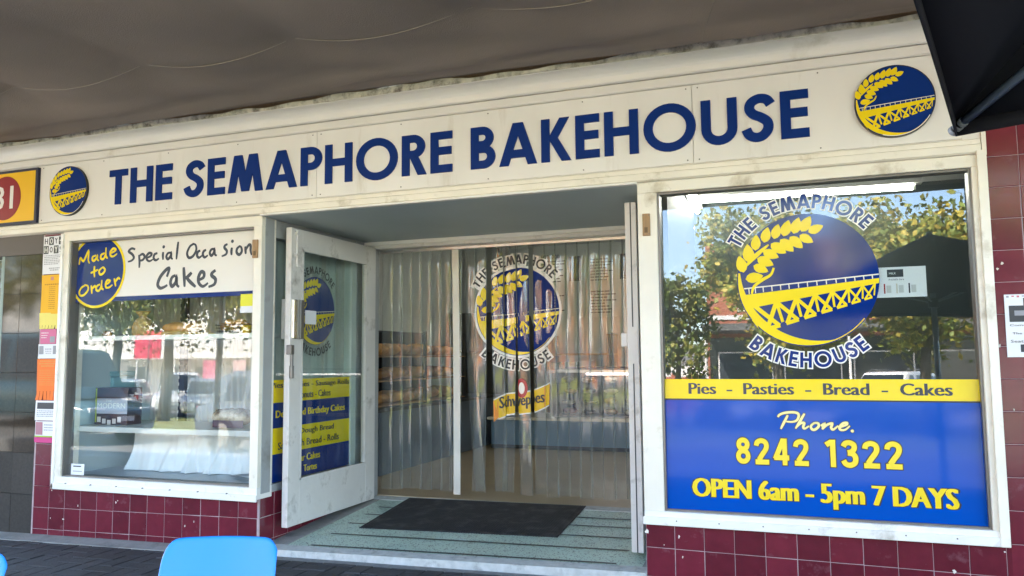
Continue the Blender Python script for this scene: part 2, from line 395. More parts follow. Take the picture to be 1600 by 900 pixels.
# herringbone pavers, each a stone of its own where the picture shows it
def stone_mb(mb, x0, x1, y0, y1, zt, c=.004):
    b = len(mb.v); zb = zt - .03
    mb.v += [(x0, y0, zb), (x1, y0, zb), (x1, y1, zb), (x0, y1, zb), (x0, y0, zt - c), (x1, y0, zt - c), (x1, y1, zt - c), (x0, y1, zt - c),
             (x0 + c, y0 + c, zt), (x1 - c, y0 + c, zt), (x1 - c, y1 - c, zt), (x0 + c, y1 - c, zt)]
    for f in ((0, 1, 5, 4), (1, 2, 6, 5), (2, 3, 7, 6), (3, 0, 4, 7), (4, 5, 9, 8), (5, 6, 10, 9), (6, 7, 11, 10), (7, 4, 8, 11), (8, 9, 10, 11)): mb.f.append(tuple(b + i for i in f))
U = 0.116
pa = MB(); stone_mb(pa, 0, 2 * U - .006, 0, U - .006, 0); pme_h = pa.mesh('paver')
pa = MB(); stone_mb(pa, 0, U - .006, 0, 2 * U - .006, 0); pme_v = pa.mesh('paver')
for me in (pme_h, pme_v): me.materials.append(M_paver)
rest = MB(); cand = []
for i in range(-90, 100):
    for j in range(-70, 70):
        for hv in (0, 1):
            ux, uy = i + 2 * j, i - 2 * j
            x, y = ux * U - 3, (uy + hv) * U - 2.6
            wx, wy = (2, 1) if hv == 0 else (1, 2)
            if x < -9 or x > 5.5 or y < -5.15 or y > -.15: continue
            p = proj((x + U, y + U * .5, zg(x, y)))
            vis = p and -30 < p[0] < 1630 and p[1] < 925 and y > -2.4 and x < .8
            cand.append((not vis, -y, x, y, hv))
cand.sort()
for k, (nv, _, x, y, hv) in enumerate(cand):
    dz = random.uniform(-.0022, .0022)
    yt = y + (2 * U if hv else U) - .003
    if yt > -.125:
        cut = MB(); stone_mb(cut, 0, (U if hv else 2 * U) - .006, 0, -.125 - y - .003, 0)
        if nv: stone_mb(rest, x + .003, x + .003 + (U if hv else 2 * U) - .006, y + .003, -.125, dz)
        else: me = cut.mesh('paver'); me.materials.append(M_paver); share('paver', me, pv, (x + .003, y + .003, dz))
        continue
    if not nv and k < 290:
        o = share('paver', pme_v if hv else pme_h, pv, (x + .003, y + .003, dz), (random.uniform(-.008, .008), random.uniform(-.008, .008), random.uniform(-.008, .008)))
    else:
        stone_mb(rest, x + .003, x + .003 + (U if hv else 2 * U) - .006, y + .003, y + .003 + (2 * U if hv else U) - .006, dz)
o = rest.build('paving_field', M_paver, pv); o['kind'] = 'stuff'

# porch floor, falling towards the street
def zf(x, y):
    a = -.132 + .022 * x; b = -.068 + .0083 * x; t = min(max(y / 1.38, -.1), 1.1); return a + (b - a) * t
PX0, PX1 = -2.53, 0.0
pf = MB().grid(lambda u, v: (-2.37 + 2.33 * u, .075 + 1.21 * v, zf(-2.37 + 2.33 * u, .075 + 1.21 * v)), 12, 8)
porch = pf.build('porch_floor', M_terr); tag(porch, kind='structure')
bd = MB()
def slabq(mb, x0, x1, y0, y1, up=0.0, n=8):
    for i in range(n):
        a = x0 + (x1 - x0) * i / n; b = x0 + (x1 - x0) * (i + 1) / n
        mb.hexa([(a, y0, zf(a, y0) - .2), (b, y0, zf(b, y0) - .2), (b, y1, zf(b, y1) - .2), (a, y1, zf(a, y1) - .2),
                 (a, y0, zf(a, y0) + up), (b, y0, zf(b, y0) + up), (b, y1, zf(b, y1) + up), (a, y1, zf(a, y1) + up)])
slabq(bd, PX0, -2.37, .075, 1.29, .003, 2); slabq(bd, -.04, PX1, .075, 1.29, .003, 1)
bd.build('porch_border', M_conc, porch)
no_ = MB(); slabq(no_, PX0, PX1, -.03, .075, .002, 10); no_.build('step_nosing', M_nose, porch)
th = MB(); slabq(th, PX0, PX1, 1.285, 1.40, .004, 3); th.build('threshold', M_nose, porch)
for yy, xl, xr in ((.10, -2.20, -.19), (.36, -2.22, -.17), (.62, -2.24, -.15), (.86, -2.25, -.14), (1.07, -2.26, -.14)):
    s = MB().grid(lambda u, v: (xl + (xr - xl) * u, yy - .011 + .022 * v, zf(xl + (xr - xl) * u, yy - .011 + .022 * v) + .003), 8, 1).build('inlay_strip', M_black, porch)
sf = MB().box(-3.6, 4.2, 1.40, 7.2, -.3, -.076).build('shop_floor', M_lino); tag(sf, kind='structure')

# ---------------------------------------------------------------- the bakery building
bak = thing('bakery_building', 'bakery shopfront with maroon tiled base, cream window frames and recessed entry', 'building', (-1.3, 0, 0))
def P(mb, name, m, parent=bak, **k):
    o = mb.build(name, m, None, **k)
    if parent is not None:
        o.parent = parent
        o.matrix_parent_inverse = Matrix.Translation(parent.location).inverted() if parent is bak else Matrix.Identity(4)
    return o
T = 0.154
TL, TR_ = R(1.056), R(-.585)
tile_cache = {}
def tile_obj(parent, frame, i, j, u0, u1, v0, v1):
    """one glazed tile filling u0..u1, v0..v1 of its wall frame (origin, along, up, out)"""
    o_, a_, up_, out_ = frame; g = .0014
    wd, ht = round(u1 - u0, 4), round(v1 - v0, 4)
    if wd < .02 or ht < .015: return
    key = (wd, ht)
    if key not in tile_cache:
        mb = MB(); b = .003; W, H = wd - 2 * g, ht - 2 * g; d = .006
        mb.v += [(0, 0, 0), (W, 0, 0), (W, H, 0), (0, H, 0), (0, 0, d - .002), (W, 0, d - .002), (W, H, d - .002), (0, H, d - .002), (b, b, d), (W - b, b, d), (W - b, H - b, d), (b, H - b, d)]
        mb.f += [(0, 1, 5, 4), (1, 2, 6, 5), (2, 3, 7, 6), (3, 0, 4, 7), (4, 5, 9, 8), (5, 6, 10, 9), (6, 7, 11, 10), (7, 4, 8, 11), (8, 9, 10, 11)]
        me = mb.mesh('tile'); me.materials.append(M_tile); tile_cache[key] = me
    t = bpy.data.objects.new('tile', tile_cache[key]); col.objects.link(t); t.parent = parent
    p = o_ + a_ * (u0 + g) + up_ * (v0 + g) + out_ * (-.0036 + random.uniform(0, .0006))
    mm = Matrix((a_, up_, out_)).transposed().to_4x4()
    mm = Matrix.Translation(p) @ mm @ Matrix.Rotation(random.uniform(-.004, .004), 4, 'X') @ Matrix.Rotation(random.uniform(-.004, .004), 4, 'Y')
    t.matrix_local = mm
def tiled(parent, frame, us, vs, cut):
    """us, vs: joint lines; cut(u0,u1,v0,v1) clips a tile to the wall"""
    for i in range(len(us) - 1):
        for j in range(len(vs) - 1):
            c = cut(us[i], us[i + 1], vs[j], vs[j + 1])
            if c: tile_obj(parent, frame, i, j, *c)
def clip(x0, x1, z0, z1):
    def f(a, b, c, d):
        a, b, c, d = max(a, x0), min(b, x1), max(c, z0), min(d, z1)
        return (a, b, c, d) if b - a > .012 and d - c > .012 else None
    return f
YT = -.002                                              # plane of the grout
def wall_part(name, x0, x1, z0, z1, y0=YT, y1=.12):
    mb = MB().box(x0, x1, y0, y1, z0, z1); o = P(mb, name, M_grout); return o
# cake window riser and pier
rl = P(MB().hexa([(-4.562, YT, -.32), (-2.5325, YT, -.30), (-2.5325, .12, -.30), (-4.562, .12, -.32), (-4.562, YT, .110), (-2.5325, YT, .148), (-2.5325, .12, .148), (-4.562, .12, .110)]), 'stall_riser', M_grout)
FL = (Vector((-4.547, YT, -.0425)), Vector((math.cos(TL), 0, math.sin(TL))), Vector((0, 0, 1)), Vector((0, -1, 0)))
inv = Matrix.Translation(-bak.location)
def cutL(a, b, c, d):
    a, b = max(a, -.014), min(b, 2.016)
    c = max(c, zg(-4.5 + a, 0) + .0425 - a * math.sin(TL) + .0); d = min(d, T)
    return (a, b, c, d) if b - a > .01 and d - c > .015 else None
tiled(rl, FL, [-.014] + [T * i for i in range(14)] + [2.016], [T * j for j in range(-2, 2)], cutL)
pl = P(MB().box(-4.562, -4.315, YT, .12, .108, 1.99), 'tiled_pier', M_grout)
FP = (Vector((-4.547, YT, -.0425)), Vector((1, 0, 0)), Vector((0, 0, 1)), Vector((0, -1, 0)))
tiled(pl, FP, [-.014, 0, T, 2 * T], [T * j for j in range(1, 15)], clip(-.014, .222, T, 2.03))
# phone window riser and pier
rr = P(MB().hexa([(0, YT, -.32), (1.72, YT, -.32), (1.72, .12, -.32), (0, .12, -.32), (0, YT, .155), (1.72, YT, .137), (1.72, .12, .137), (0, .12, .155)]), 'stall_riser', M_grout)
FR = (Vector((0, YT, 0)), Vector((math.cos(TR_), 0, math.sin(TR_))), Vector((0, 0, 1)), Vector((0, -1, 0)))
tiled(rr, FR, [T * i for i in range(13)], [T * j for j in range(-2, 2)], clip(0, 1.72, -.24, T))
pr_ = P(MB().box(1.70, 3.3, YT, .12, -.32, 2.72), 'tiled_pier', M_grout)
FQ = (Vector((0, YT, -.0187)), Vector((1, 0, 0)), Vector((0, 0, 1)), Vector((0, -1, 0)))
tiled(pr_, FQ, [1.712] + [T * i for i in range(12, 22)], [T * j for j in range(-1, 19)], clip(1.712, 3.29, -.2, 2.72))
# porch return wall below the side window
rt = P(MB().box(-2.66, -2.534, .001, 1.36, -.35, .147), 'return_riser', M_grout)
FT = (Vector((-2.534, 0, -.005)), Vector((0, 1, 0)), Vector((0, 0, 1)), Vector((1, 0, 0)))
tiled(rt, FT, [.004] + [T * i for i in range(1, 10)], [T * j for j in range(-2, 2)], clip(.004, 1.35, -.22, .15))
P(MB().box(0.002, .10, .13, 1.40, -.3, 2.0), 'return_wall', M_jamb)
# chips knocked out of the glaze
for (px, py, r) in ((82, 766, .007), (123, 790, .010), (80, 809, .008), (100, 811, .010), (182, 785, .010), (185, 782, .006),
                    (180, 846, .006), (290, 822, .011), (304, 815, .010), (402, 779, .012), (1061, 838, .014), (1067, 870, .008),
                    (1011, 830, .02), (1491, 893, .012), (1555, 588, .014), (1562, 540, .012), (1558, 420, .009), (1565, 412, .010), (1584, 640, .008), (1570, 862, .006), (1038, 851, .006)):
    x, z = at(px, py); mb = MB(); n = 8; r *= .8
    el_ = random.uniform(.5, 1.5); pts = [(x + el_ * r * random.uniform(.3, 1.0) * math.cos(2 * math.pi * k / n), -.0068, z + r * random.uniform(.5, 1.2) * math.sin(2 * math.pi * k / n)) for k in range(n)]
    mb.poly(pts); o = P(mb, 'chip', M_chip, rl if x < -2 else (rr if x < 1.7 and z < .14 else pr_)); o.parent = bak; o.matrix_parent_inverse = inv

# window frames
def part_root(name):
    o = bpy.data.objects.new(name, None); col.objects.link(o); o.parent = bak; o.matrix_parent_inverse = inv; o.empty_display_size = .05; return o
def frame(name, x0, x1, z0, z1, ox0, ox1, oz0, oz1, m, mb_sill):
    root = part_root(name)
    P(MB().box(x0, ox0, -.035, .12, oz0 - .001, oz1 + .001), 'stile', m, root, bevel=.004)
    P(MB().box(ox1, x1, -.035, .12, oz0 - .001, oz1 + .001), 'stile', m, root, bevel=.004)
    P(MB().box(x0, x1, -.034, .12, oz1, z1), 'head_rail', m, root, bevel=.004)
    P(MB().box(x0, x1, -.038, .12, z0, oz0), 'sill_rail', mb_sill, root, bevel=.004)
    P(MB().box(x0 - .006, x1 + .004, -.050, -.034, z0 - .012, z0 + .030), 'sill_nose', mb_sill, root, bevel=.003)
    return root
inv_b = Matrix.Identity(4)
fl = frame('window_frame', -4.322, -2.528, .118, 1.990, -4.258, -2.594, .196, 1.920, M_cream, M_white)
fr_ = frame('window_frame', 0.0, 1.700, .140, 1.993, .107, 1.640, .200, 1.933, M_cream, M_white)
P(MB().box(1.664, 1.706, -.052, -.030, .128, 2.012), 'cover_strip', M_cream, fr_, bevel=.003)
P(MB().box(-4.330, -4.306, -.050, -.030, .106, 1.978), 'cover_strip', M_white, fl, bevel=.003)
for root, a, b, c, d in ((fl, -4.258, -2.594, .196, 1.920), (fr_, .107, 1.640, .200, 1.933)):     # glazing beads
    P(MB().box(a, b, -.012, .060, c - .001, c + .010), 'bead', M_dsteel, root); P(MB().box(a, b, -.012, .060, d - .010, d + .001), 'bead', M_dsteel, root)
    P(MB().box(a - .001, a + .012, -.018, .060, c, d), 'bead', M_dsteel, root); P(MB().box(b - .012, b + .001, -.018, .060, c, d), 'bead', M_dsteel, root)
    for k in range(7):                                                                             # nail heads in the sill
        x = a + (b - a) * (k + .3) / 7; P(MB().tube([(x, -.040, c - .045), (x, -.0395 - .012, c - .045)], .004, 6), 'nail_head', M_dsteel, root)
TILT = R(1.2)
def ypane(z): return .022 + (z - 1.07) * math.tan(TILT)
def pane(x0, x1, z0, z1, name, m, root):
    mb = MB(); a, b = ypane(z0), ypane(z1)
    mb.hexa([(x0, a, z0), (x1, a, z0), (x1, a + .006, z0), (x0, a + .006, z0), (x0, b, z1), (x1, b, z1), (x1, b + .006, z1), (x0, b + .006, z1)])
    return P(mb, name, m, root)
pane(-4.253, -2.599, .20, 1.915, 'pane', glass_mat('cake_window_glass', 1.82, (.95, .97, .96)), fl); pane(.112, 1.634, .204, 1.928, 'pane', G_win, fr_)
def wmap(u, v, d): return (u, ypane(v) - .0012 - d, v)

# fascia, mouldings, cornice
def strip_x(name, prof, x0, x1, m, parent=bak, n=1, bevel=0.0):
    mb = MB(); k = len(prof)
    for (x) in (x0, x1): mb.v += [(x, y, z) for y, z in prof]
    for i in range(k): mb.f.append((i, (i + 1) % k, k + (i + 1) % k, k + i))
    mb.f.append(tuple(reversed(range(k)))); mb.f.append(tuple(range(k, 2 * k)))
    o = P(mb, name, m, parent, bevel=bevel)
    bm = bmesh.new(); bm.from_mesh(o.data); bmesh.ops.recalc_face_normals(bm, faces=bm.faces); bm.to_mesh(o.data); bm.free(); return o
XA, XB = -7.2, 1.690
strip_x('fascia_board', [(-.020, 1.995), (-.020, 2.70), (.4, 2.70), (.4, 1.995)], XA, XB, M_fascia)
strip_x('lower_moulding', [(-.020, 1.998), (-.034, 1.998), (-.046, 2.006), (-.046, 2.040), (-.040, 2.046), (-.040, 2.068), (-.030, 2.074), (-.020, 2.074)], XA, XB - .004, M_cream)
strip_x('fascia_bead', [(-.020, 1.985), (-.055, 1.985), (-.060, 1.990), (-.060, 1.997), (-.020, 1.997)], -2.528, 0.0, M_white)
strip_x('upper_moulding', [(-.020, 2.522), (-.038, 2.522), (-.044, 2.530), (-.044, 2.572), (-.036, 2.577), (-.020, 2.577)], XA, XB, M_fascia)
cove = [(-.020, 2.579), (-.048, 2.579), (-.058, 2.588), (-.060, 2.600)] + [(-.060 - .075 * (1 - math.cos(R(a))), 2.602 + .062 * math.sin(R(a))) for a in range(0, 91, 15)] + [(-.142, 2.664), (-.142, 2.672), (-.020, 2.672)]
strip_x('cornice', cove, XA, XB, M_fascia)
tb = MB()
xs = [XA + (XB - XA) * i / 160 for i in range(161)]
for i in range(160):
    a, b = xs[i], xs[i + 1]; za, zb = [2.700 + .010 * math.sin(x * 3.1) + .006 * math.sin(x * 17 + 2) for x in (a, b)]
    ya, yb = [-.150 - .008 * math.sin(x * 9) for x in (a, b)]
    tb.hexa([(a, ya, 2.668), (b, yb, 2.668), (b, 0, 2.668), (a, 0, 2.668), (a, ya, za), (b, yb, zb), (b, 0, zb), (a, 0, za)])
P(tb, 'timber_batten', M_peel)
P(MB().box(XA, 3.3, .02, .5, 2.60, 4.6), 'parapet_wall', mat('render_wall', (.45, .42, .37), .9, var=.1))
P(MB().box(1.692, 1.712, -.03, .1, 1.99, 2.70), 'end_stop', M_cream)
# porch ceiling, transom
P(MB().box(-9.5, 4.6, .45, 7.6, 2.96, 3.1), 'roof', mat('sun_stop_roof', (.35, .35, .34), .7))  # unseen slab added to keep sun from leaking into the rooms
P(MB().box(PX0, 0.002, -.018, 1.32, 1.986, 2.03), 'soffit', M_soffit)
P(MB().box(PX0, 0.0, 1.300, 1.39, 1.925, 1.985), 'transom', M_doorp, bevel=.004)
P(MB().box(PX0, 0.0, 1.278, 1.300, 1.955, 1.984), 'transom_bead', M_white, bevel=.004)
P(MB().box(-2.53, -2.455, 1.29, 1.40, -.08, 1.925), 'door_jamb', M_jamb, bevel=.004); P(MB().box(-.075, 0.0, 1.29, 1.40, -.08, 1.925), 'door_jamb', M_jamb, bevel=.004)
for (px, py) in ((405, 390), (1012, 353)):                    # timber strike blocks on the posts
    x, z = at(px, py); o = P(MB().box(x - .021, x + .021, -.048, -.034, z - .062, z + .062), 'strike_block', M_timber, bevel=.003)
    o2 = P(MB().box(x - .010, x + .008, -.0505, -.046, z - .045, z - .015), 'strike_slot', mat('slot', (.16, .10, .05), .8))
    for dx in (-.014, .014):
        for dz in (-.052, .052): P(MB().tube([(x + dx, -.0485, z + dz), (x + dx, -.0465, z + dz)], .003, 6), 'screw', M_dsteel)

# side window in the porch return
sw = part_root('side_window')
for bb in ((-2.60, -2.524, .000, .095, .150, 1.984), (-2.60, -2.528, 1.165, 1.29, .147, 1.985)): P(MB().box(*bb), 'stile', M_jamb, sw, bevel=.004)
for bb in ((-2.60, -2.529, .095, 1.165, .147, .195), (-2.60, -2.529, .095, 1.165, 1.86, 1.985)): P(MB().box(*bb), 'rail', M_jamb, sw, bevel=.004)
P(MB().box(-2.552, -2.546, .095, 1.165, .195, 1.86), 'pane', G_door, sw)
def smap(u, v, d): return (-2.5448 + d, u, v)
# doors
def door(name, xf, xb, y0, y1, z0, z1, gy0, gy1, gz0, gz1):
    """leaf standing open along Y: face at xf, back at xb"""
    x0, x1 = min(xf, xb), max(xf, xb)
    root = part_root(name)
    P(MB().box(x0, x1, y0, gy0, z0, z1), 'stile', M_doorp, root, bevel=.004); P(MB().box(x0, x1, gy1, y1, z0, z1), 'stile', M_doorp, root, bevel=.004)
    P(MB().box(x0 + .001, x1 - .001, gy0, gy1, gz1, z1), 'top_rail', M_doorp, root, bevel=.003)
    P(MB().box(x0 + .001, x1 - .001, gy0, gy1, z0, gz0), 'bottom_rail', M_doorp, root, bevel=.003)
    P(MB().box((x0 + x1) / 2 - .003, (x0 + x1) / 2 + .003, gy0, gy1, gz0, gz1), 'pane', G_door, root)
    for (a, b, c, d) in ((gy0, gy0 + .014, gz0, gz1), (gy1 - .014, gy1, gz0, gz1), (gy0, gy1, gz0, gz0 + .014), (gy0, gy1, gz1 - .014, gz1)):
        P(MB().box((x0 + x1) / 2 + .003, x1 + .003, a, b, c, d), 'glazing_bead', M_doorp, root)
    return root
dl = door('door', -2.42, -2.466, .143, 1.285, -.088, 1.932, .275, 1.145, .205, 1.795)
P(MB().box(-2.42, -2.412, .150, .290, 1.165, 1.440), 'lock_box', M_steel, dl, bevel=.003).name = 'lock_box'
P(MB().box(-2.4125, -2.400, .158, .196, 1.168, 1.437), 'pull_plate', mat('bright_steel', (.66, .66, .64), .25, metal=1), dl, bevel=.004)
P(MB().box(-2.412, -2.396, .232, .270, 1.168, 1.437), 'lock_cover', M_dsteel, dl, bevel=.003)
P(MB().box(-2.50, -2.466, .150, .165, 1.165, 1.44), 'pull_plate', M_steel, dl, bevel=.003)
P(MB().box(-2.440, -2.398, .128, .165, 1.060, 1.125), 'rim_latch', M_dsteel, dl, bevel=.004)
P(MB().tube([(-2.408, .150, 1.06), (-2.408, .150, .90)], .011, 8).tube([(-2.408, .150, .985), (-2.408, .150, .90)], .016, 8), 'latch_bolt', M_dsteel, dl, smooth=False)
P(MB().tube([(-2.410, .195, 1.915), (-2.410, .195, 1.665)], .008, 8).tube([(-2.410, .195, 1.665), (-2.400, .225, 1.665)], .007, 8), 'tower_bolt', M_doorp, dl)
P(MB().box(-2.421, -2.402, .178, .212, 1.735, 1.755), 'bolt_keep', M_doorp, dl); P(MB().box(-2.421, -2.402, .178, .212, 1.885, 1.90), 'bolt_keep', M_doorp, dl)
P(MB().box(-2.437, -2.4355, .335, .470, 1.275, 1.372), 'door_notice', M_paper, dl)
dr = door('door', -.058, -.128, .225, 1.290, -.092, 1.940, .345, 1.150, .205, 1.795)
P(MB().box(-.0965, -.0895, .2235, .228, -.092, 1.940), 'meeting_groove', M_dark, dl).parent = dr
P(MB().box(-.165, -.128, .228, .262, 1.085, 1.165), 'rim_latch', M_doorp, dr, bevel=.004)
P(MB().box(-.118, -.066, .2215, .226, .985, 1.20), 'strike_plate', M_doorp, dr)
P(MB().tube([(-.058, .30, .905), (-.035, .30, .905)], .012, 10).tube([(-.040, .30, .905), (-.012, .30, .905)], .026, 12), 'door_knob', M_black, dr, smooth=False)
P(MB().tube([(-.060, .30, 1.10), (-.054, .30, 1.10)], .022, 12), 'lock_cylinder', M_black, dr)

# ---------------------------------------------------------------- shop interior shell
P(MB().box(-3.7, -3.6, 1.1, 7.3, -.3, 3.0), 'interior_wall', M_wall)
P(MB().box(-3.7, 4.3, 7.2, 7.3, -.3, 3.0), 'interior_wall', M_wall)
P(MB().box(4.2, 4.3, .12, 7.2, -.3, 3.0), 'interior_wall', M_wall)
P(MB().box(-3.7, 4.3, 1.41, 7.3, 2.75, 2.9), 'interior_ceiling', M_ceil)
P(MB().box(.10, 4.3, .12, 1.41, 2.16, 2.30), 'bulkhead', M_ceil)
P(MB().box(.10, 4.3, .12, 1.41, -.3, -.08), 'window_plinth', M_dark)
P(MB().box(.102, .14, .13, 1.38, -.1, 2.16), 'inner_lining', M_dark); P(MB().box(.14, 4.2, 1.385, 1.405, -.1, 2.16), 'window_back', mat('backdrop_dark', (.022, .034, .036), .6))  # lining and added backdrop coloured dark so the window space reads unlit
P(MB().box(-4.7, -2.60, 1.05, 1.10, -.3, 2.6), 'display_back', M_curt)
P(MB().box(-4.62, -4.33, .12, 1.05, -.3, 2.2), 'display_side', mat('display_lining', (.42, .50, .54), .6))
P(MB().box(-4.33, -2.60, .125, 1.05, 1.99, 2.1), 'display_top', M_wall)
P(MB().box(-4.33, -2.60, .122, 1.05, -.3, .19), 'display_base', mat('display_board', (.42, .46, .50), .35, var=.05))
P(MB().box(-3.7, -2.53, 1.10, 1.40, -.3, 2.75), 'front_wall', M_wall); P(MB().box(-2.53, .1, 1.33, 1.41, 1.99, 2.9), 'front_lintel', M_wall); P(MB().box(0.1, 4.3, 1.40, 1.42, 2.3, 2.9), 'front_lintel', M_wall)
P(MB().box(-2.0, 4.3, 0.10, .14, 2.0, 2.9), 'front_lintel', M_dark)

# ---------------------------------------------------------------- the emblem: wheat ear over a jetty, traced in unit-disc coordinates
def lg(zx, zy):
    """position on the big window emblem -> unit disc"""
    x, z = at(980 + zx / 2.4323, 230 + zy / 2.4323, .025); return ((x - EC[0]) / ER, (z - EC[1]) / ER)
EC = (sum(at(1152, 437, .025)[:1]) / 2 + at(1374, 437, .025)[0] / 2, (at(1265, 333, .025)[1] + at(1265, 541, .025)[1]) / 2)
ER = (at(1265, 333, .025)[1] - at(1265, 541, .025)[1]) / 2
def leaf(b, t, wd=.30):
    b = Vector(b); t = Vector(t); d = t - b; n = Vector((-d.y, d.x)); out = []
    for s, k in ((1, (.0, .12, .30, .5, .72, .9)), (-1, (1.0, .9, .72, .5, .30, .12))):
        for a in k: out.append(tuple(b + d * a + n * s * wd * (math.sin(math.pi * min(a, 1) ** .8) ** .8 if 0 < a < 1 else 0)))
    return [p for p in out]
LEAVES = [((443, 476), (424, 413)), ((464, 438), (456, 368)), ((487, 392), (490, 332)), ((520, 362), (534, 303)), ((558, 348), (574, 291)), ((594, 338), (614, 276)),
          ((632, 328), (652, 266)), ((662, 320), (696, 261)), ((688, 322), (745, 297)), ((655, 334), (707, 361)), ((618, 340), (667, 383)), ((582, 350), (632, 396)),
          ((546, 366), (604, 402)), ((516, 395), (576, 419)), ((494, 422), (556, 448)), ((480, 450), (536, 473)), ((450, 502), (517, 488))]
def emblem_polys():
    """returns dict colour -> list of strokes (lists of convex polygons)"""
    Y_ = []; W_ = []
    for b, t in LEAVES: Y_.append([leaf(lg(*b), lg(*t))])
    Y_.append(ribbon(smooth([lg(*p) for p in ((452, 452), (472, 428), (500, 402), (537, 370))], 5), [.02 + .05 * math.sin(math.pi * i / 15) for i in range(16)]))
    Y_.append(ribbon(smooth([lg(*p) for p in ((474, 558), (482, 530), (512, 505), (545, 485), (557, 458))], 4), [.05 - .02 * abs(i - 8) / 8 for i in range(17)]))
    st = []                                                     # rim that thins out from the left round the foot
    n = 44
    for i in range(n):
        q = []
        for k, o in ((i, 0), (i + 1, 0), (i + 1, 1), (i, 1)):
            f = k / n; a = R(172 + f * 150); wdt = .012 + .115 * math.sin(math.pi * min(f * 1.25 + .02, 1)) ** .8 if f < .8 else .012
            r = .985 - (wdt if o else 0); q.append((r * math.cos(a), r * math.sin(a)))
        st.append(q)
    Y_.append(st)
    dk = [lg(*p) for p in ((447, 562), (470, 612), (957, 516), (958, 497))]
    Y_.append([[dk[0], dk[1], dk[2], dk[3]]])
    Y_.append([[lg(452, 580), lg(476, 660), lg(500, 690), lg(470, 606)]])
    tl, tr = Vector(lg(470, 606)), Vector(lg(950, 516)); bl, br = Vector(lg(505, 700)), Vector(lg(945, 566))
    xs = [0.03, .21, .37, .52, .655, .78, .89, .985]
    for i in range(7):
        a, b = tl.lerp(tr, xs[i]), tl.lerp(tr, xs[i + 1]); c, d = bl.lerp(br, xs[i]), bl.lerp(br, xs[i + 1])
        mid = (c + d) / 2; wd = .062 - .006 * i
        Y_.append(ribbon([tuple(a), tuple(c.lerp(d, .80))], wd)); Y_.append(ribbon([tuple(b), tuple(c.lerp(d, .20))], wd))
        Y_.append(ribbon([tuple(c.lerp(d, .16)), tuple(c.lerp(d, .84))], wd)); Y_.append(ribbon([tuple(b), tuple(b.lerp(d, .9))], wd * .7))
    W_.append(ribbon([lg(444, 538), lg(957, 482)], .018))
    for x in (462, 486, 516, 549, 582, 614, 650, 684, 720, 756, 793, 829, 864, 898, 931):
        f = (x - 444) / 513; W_.append(ribbon([lg(x, 538 - 56 * f), lg(x + 2, 560 - 64 * f)], .014))
    return Y_, W_
EY, EW = emblem_polys()
EDISC = [[[(0, 0), (math.cos(R(a)), math.sin(R(a))), (math.cos(R(a + 6)), math.sin(R(a + 6)))] for a in range(0, 360, 6)]]
def arc_word(wd, r, a_mid, hgt, top, g=0.0, gap=.16, wsp=.55, per=None):
    """letters set round a circle; returns one list of strokes"""
    tot = 0; pos = []
    for ch in wd:
        if ch == ' ': tot += wsp; continue
        pos.append((ch, tot + GL[ch][0] / 2)); tot += GL[ch][0] + gap
    tot -= gap; out = []
    for ch, c in pos:
        da = (c - tot / 2) * hgt / r; a = R(a_mid) + (-da if top else da); cw = GL[ch][0] / 2
        for st in glyph(ch, g):
            ns = []
            for q in st:
                nq = []
                for (u, v) in q:
                    lu, lv = (u - cw) * hgt, (v - .5) * hgt; rr_ = r + lv if top else r - lv
                    tx, ty = (math.sin(a), -math.cos(a)) if top else (-math.sin(a), math.cos(a))
                    nq.append((math.cos(a) * rr_ + tx * lu, math.sin(a) * rr_ + ty * lu))
                ns.append(nq)
            out.append(ns)
        if per is not None: per.append(out); out = []
    return out if per is None else per
def scaled(polys, cx, cz, r): return [[[(cx + u * r, cz + v * r) for u, v in q] for q in st] for st in polys]
def put_emblem(parent, fm, cx, cz, r, m_disc, base=0.0, words=None, fill=M_navy, outline=M_wvin):
    prints(scaled(EDISC, cx, cz, r), fm, 'disc', m_disc, parent, base)
    prints(scaled(EW, cx, cz, r), fm, 'railing', M_pale, parent, base + .0006, .00002)
    for k in range(17): prints(scaled(EY[k:k + 1], cx, cz, r), fm, 'wheat_leaf', M_yel, parent, base + .0012 + .00002 * k)
    for k in (17, 18): prints(scaled(EY[k:k + 1], cx, cz, r), fm, 'wheat_stem', M_yel, parent, base + .0013 + .00002 * k)
    prints(scaled(EY[19:20], cx, cz, r), fm, 'rim', M_yel, parent, base + .0018); prints(scaled(EY[20:], cx, cz, r), fm, 'jetty', M_yel, parent, base + .0019, .00002)
    if words:
        for wd, rr_, am, hh, top in words:
            if outline:
                for k, lt in enumerate(arc_word(wd, rr_, am, hh, top, .085, per=[])): prints(scaled(lt, cx, cz, r), fm, 'letter_outline', outline, parent, base + .0006 + .00006 * k, .00002)
            for lt in arc_word(wd, rr_, am, hh, top, per=[]): prints(scaled(lt, cx, cz, r), fm, 'letter', fill, parent, base + .0024, .00002)
WORDS = [('THE SEMAPHORE', 1.20, 95, .215, True), ('BAKEHOUSE', 1.20, 267, .225, False)]

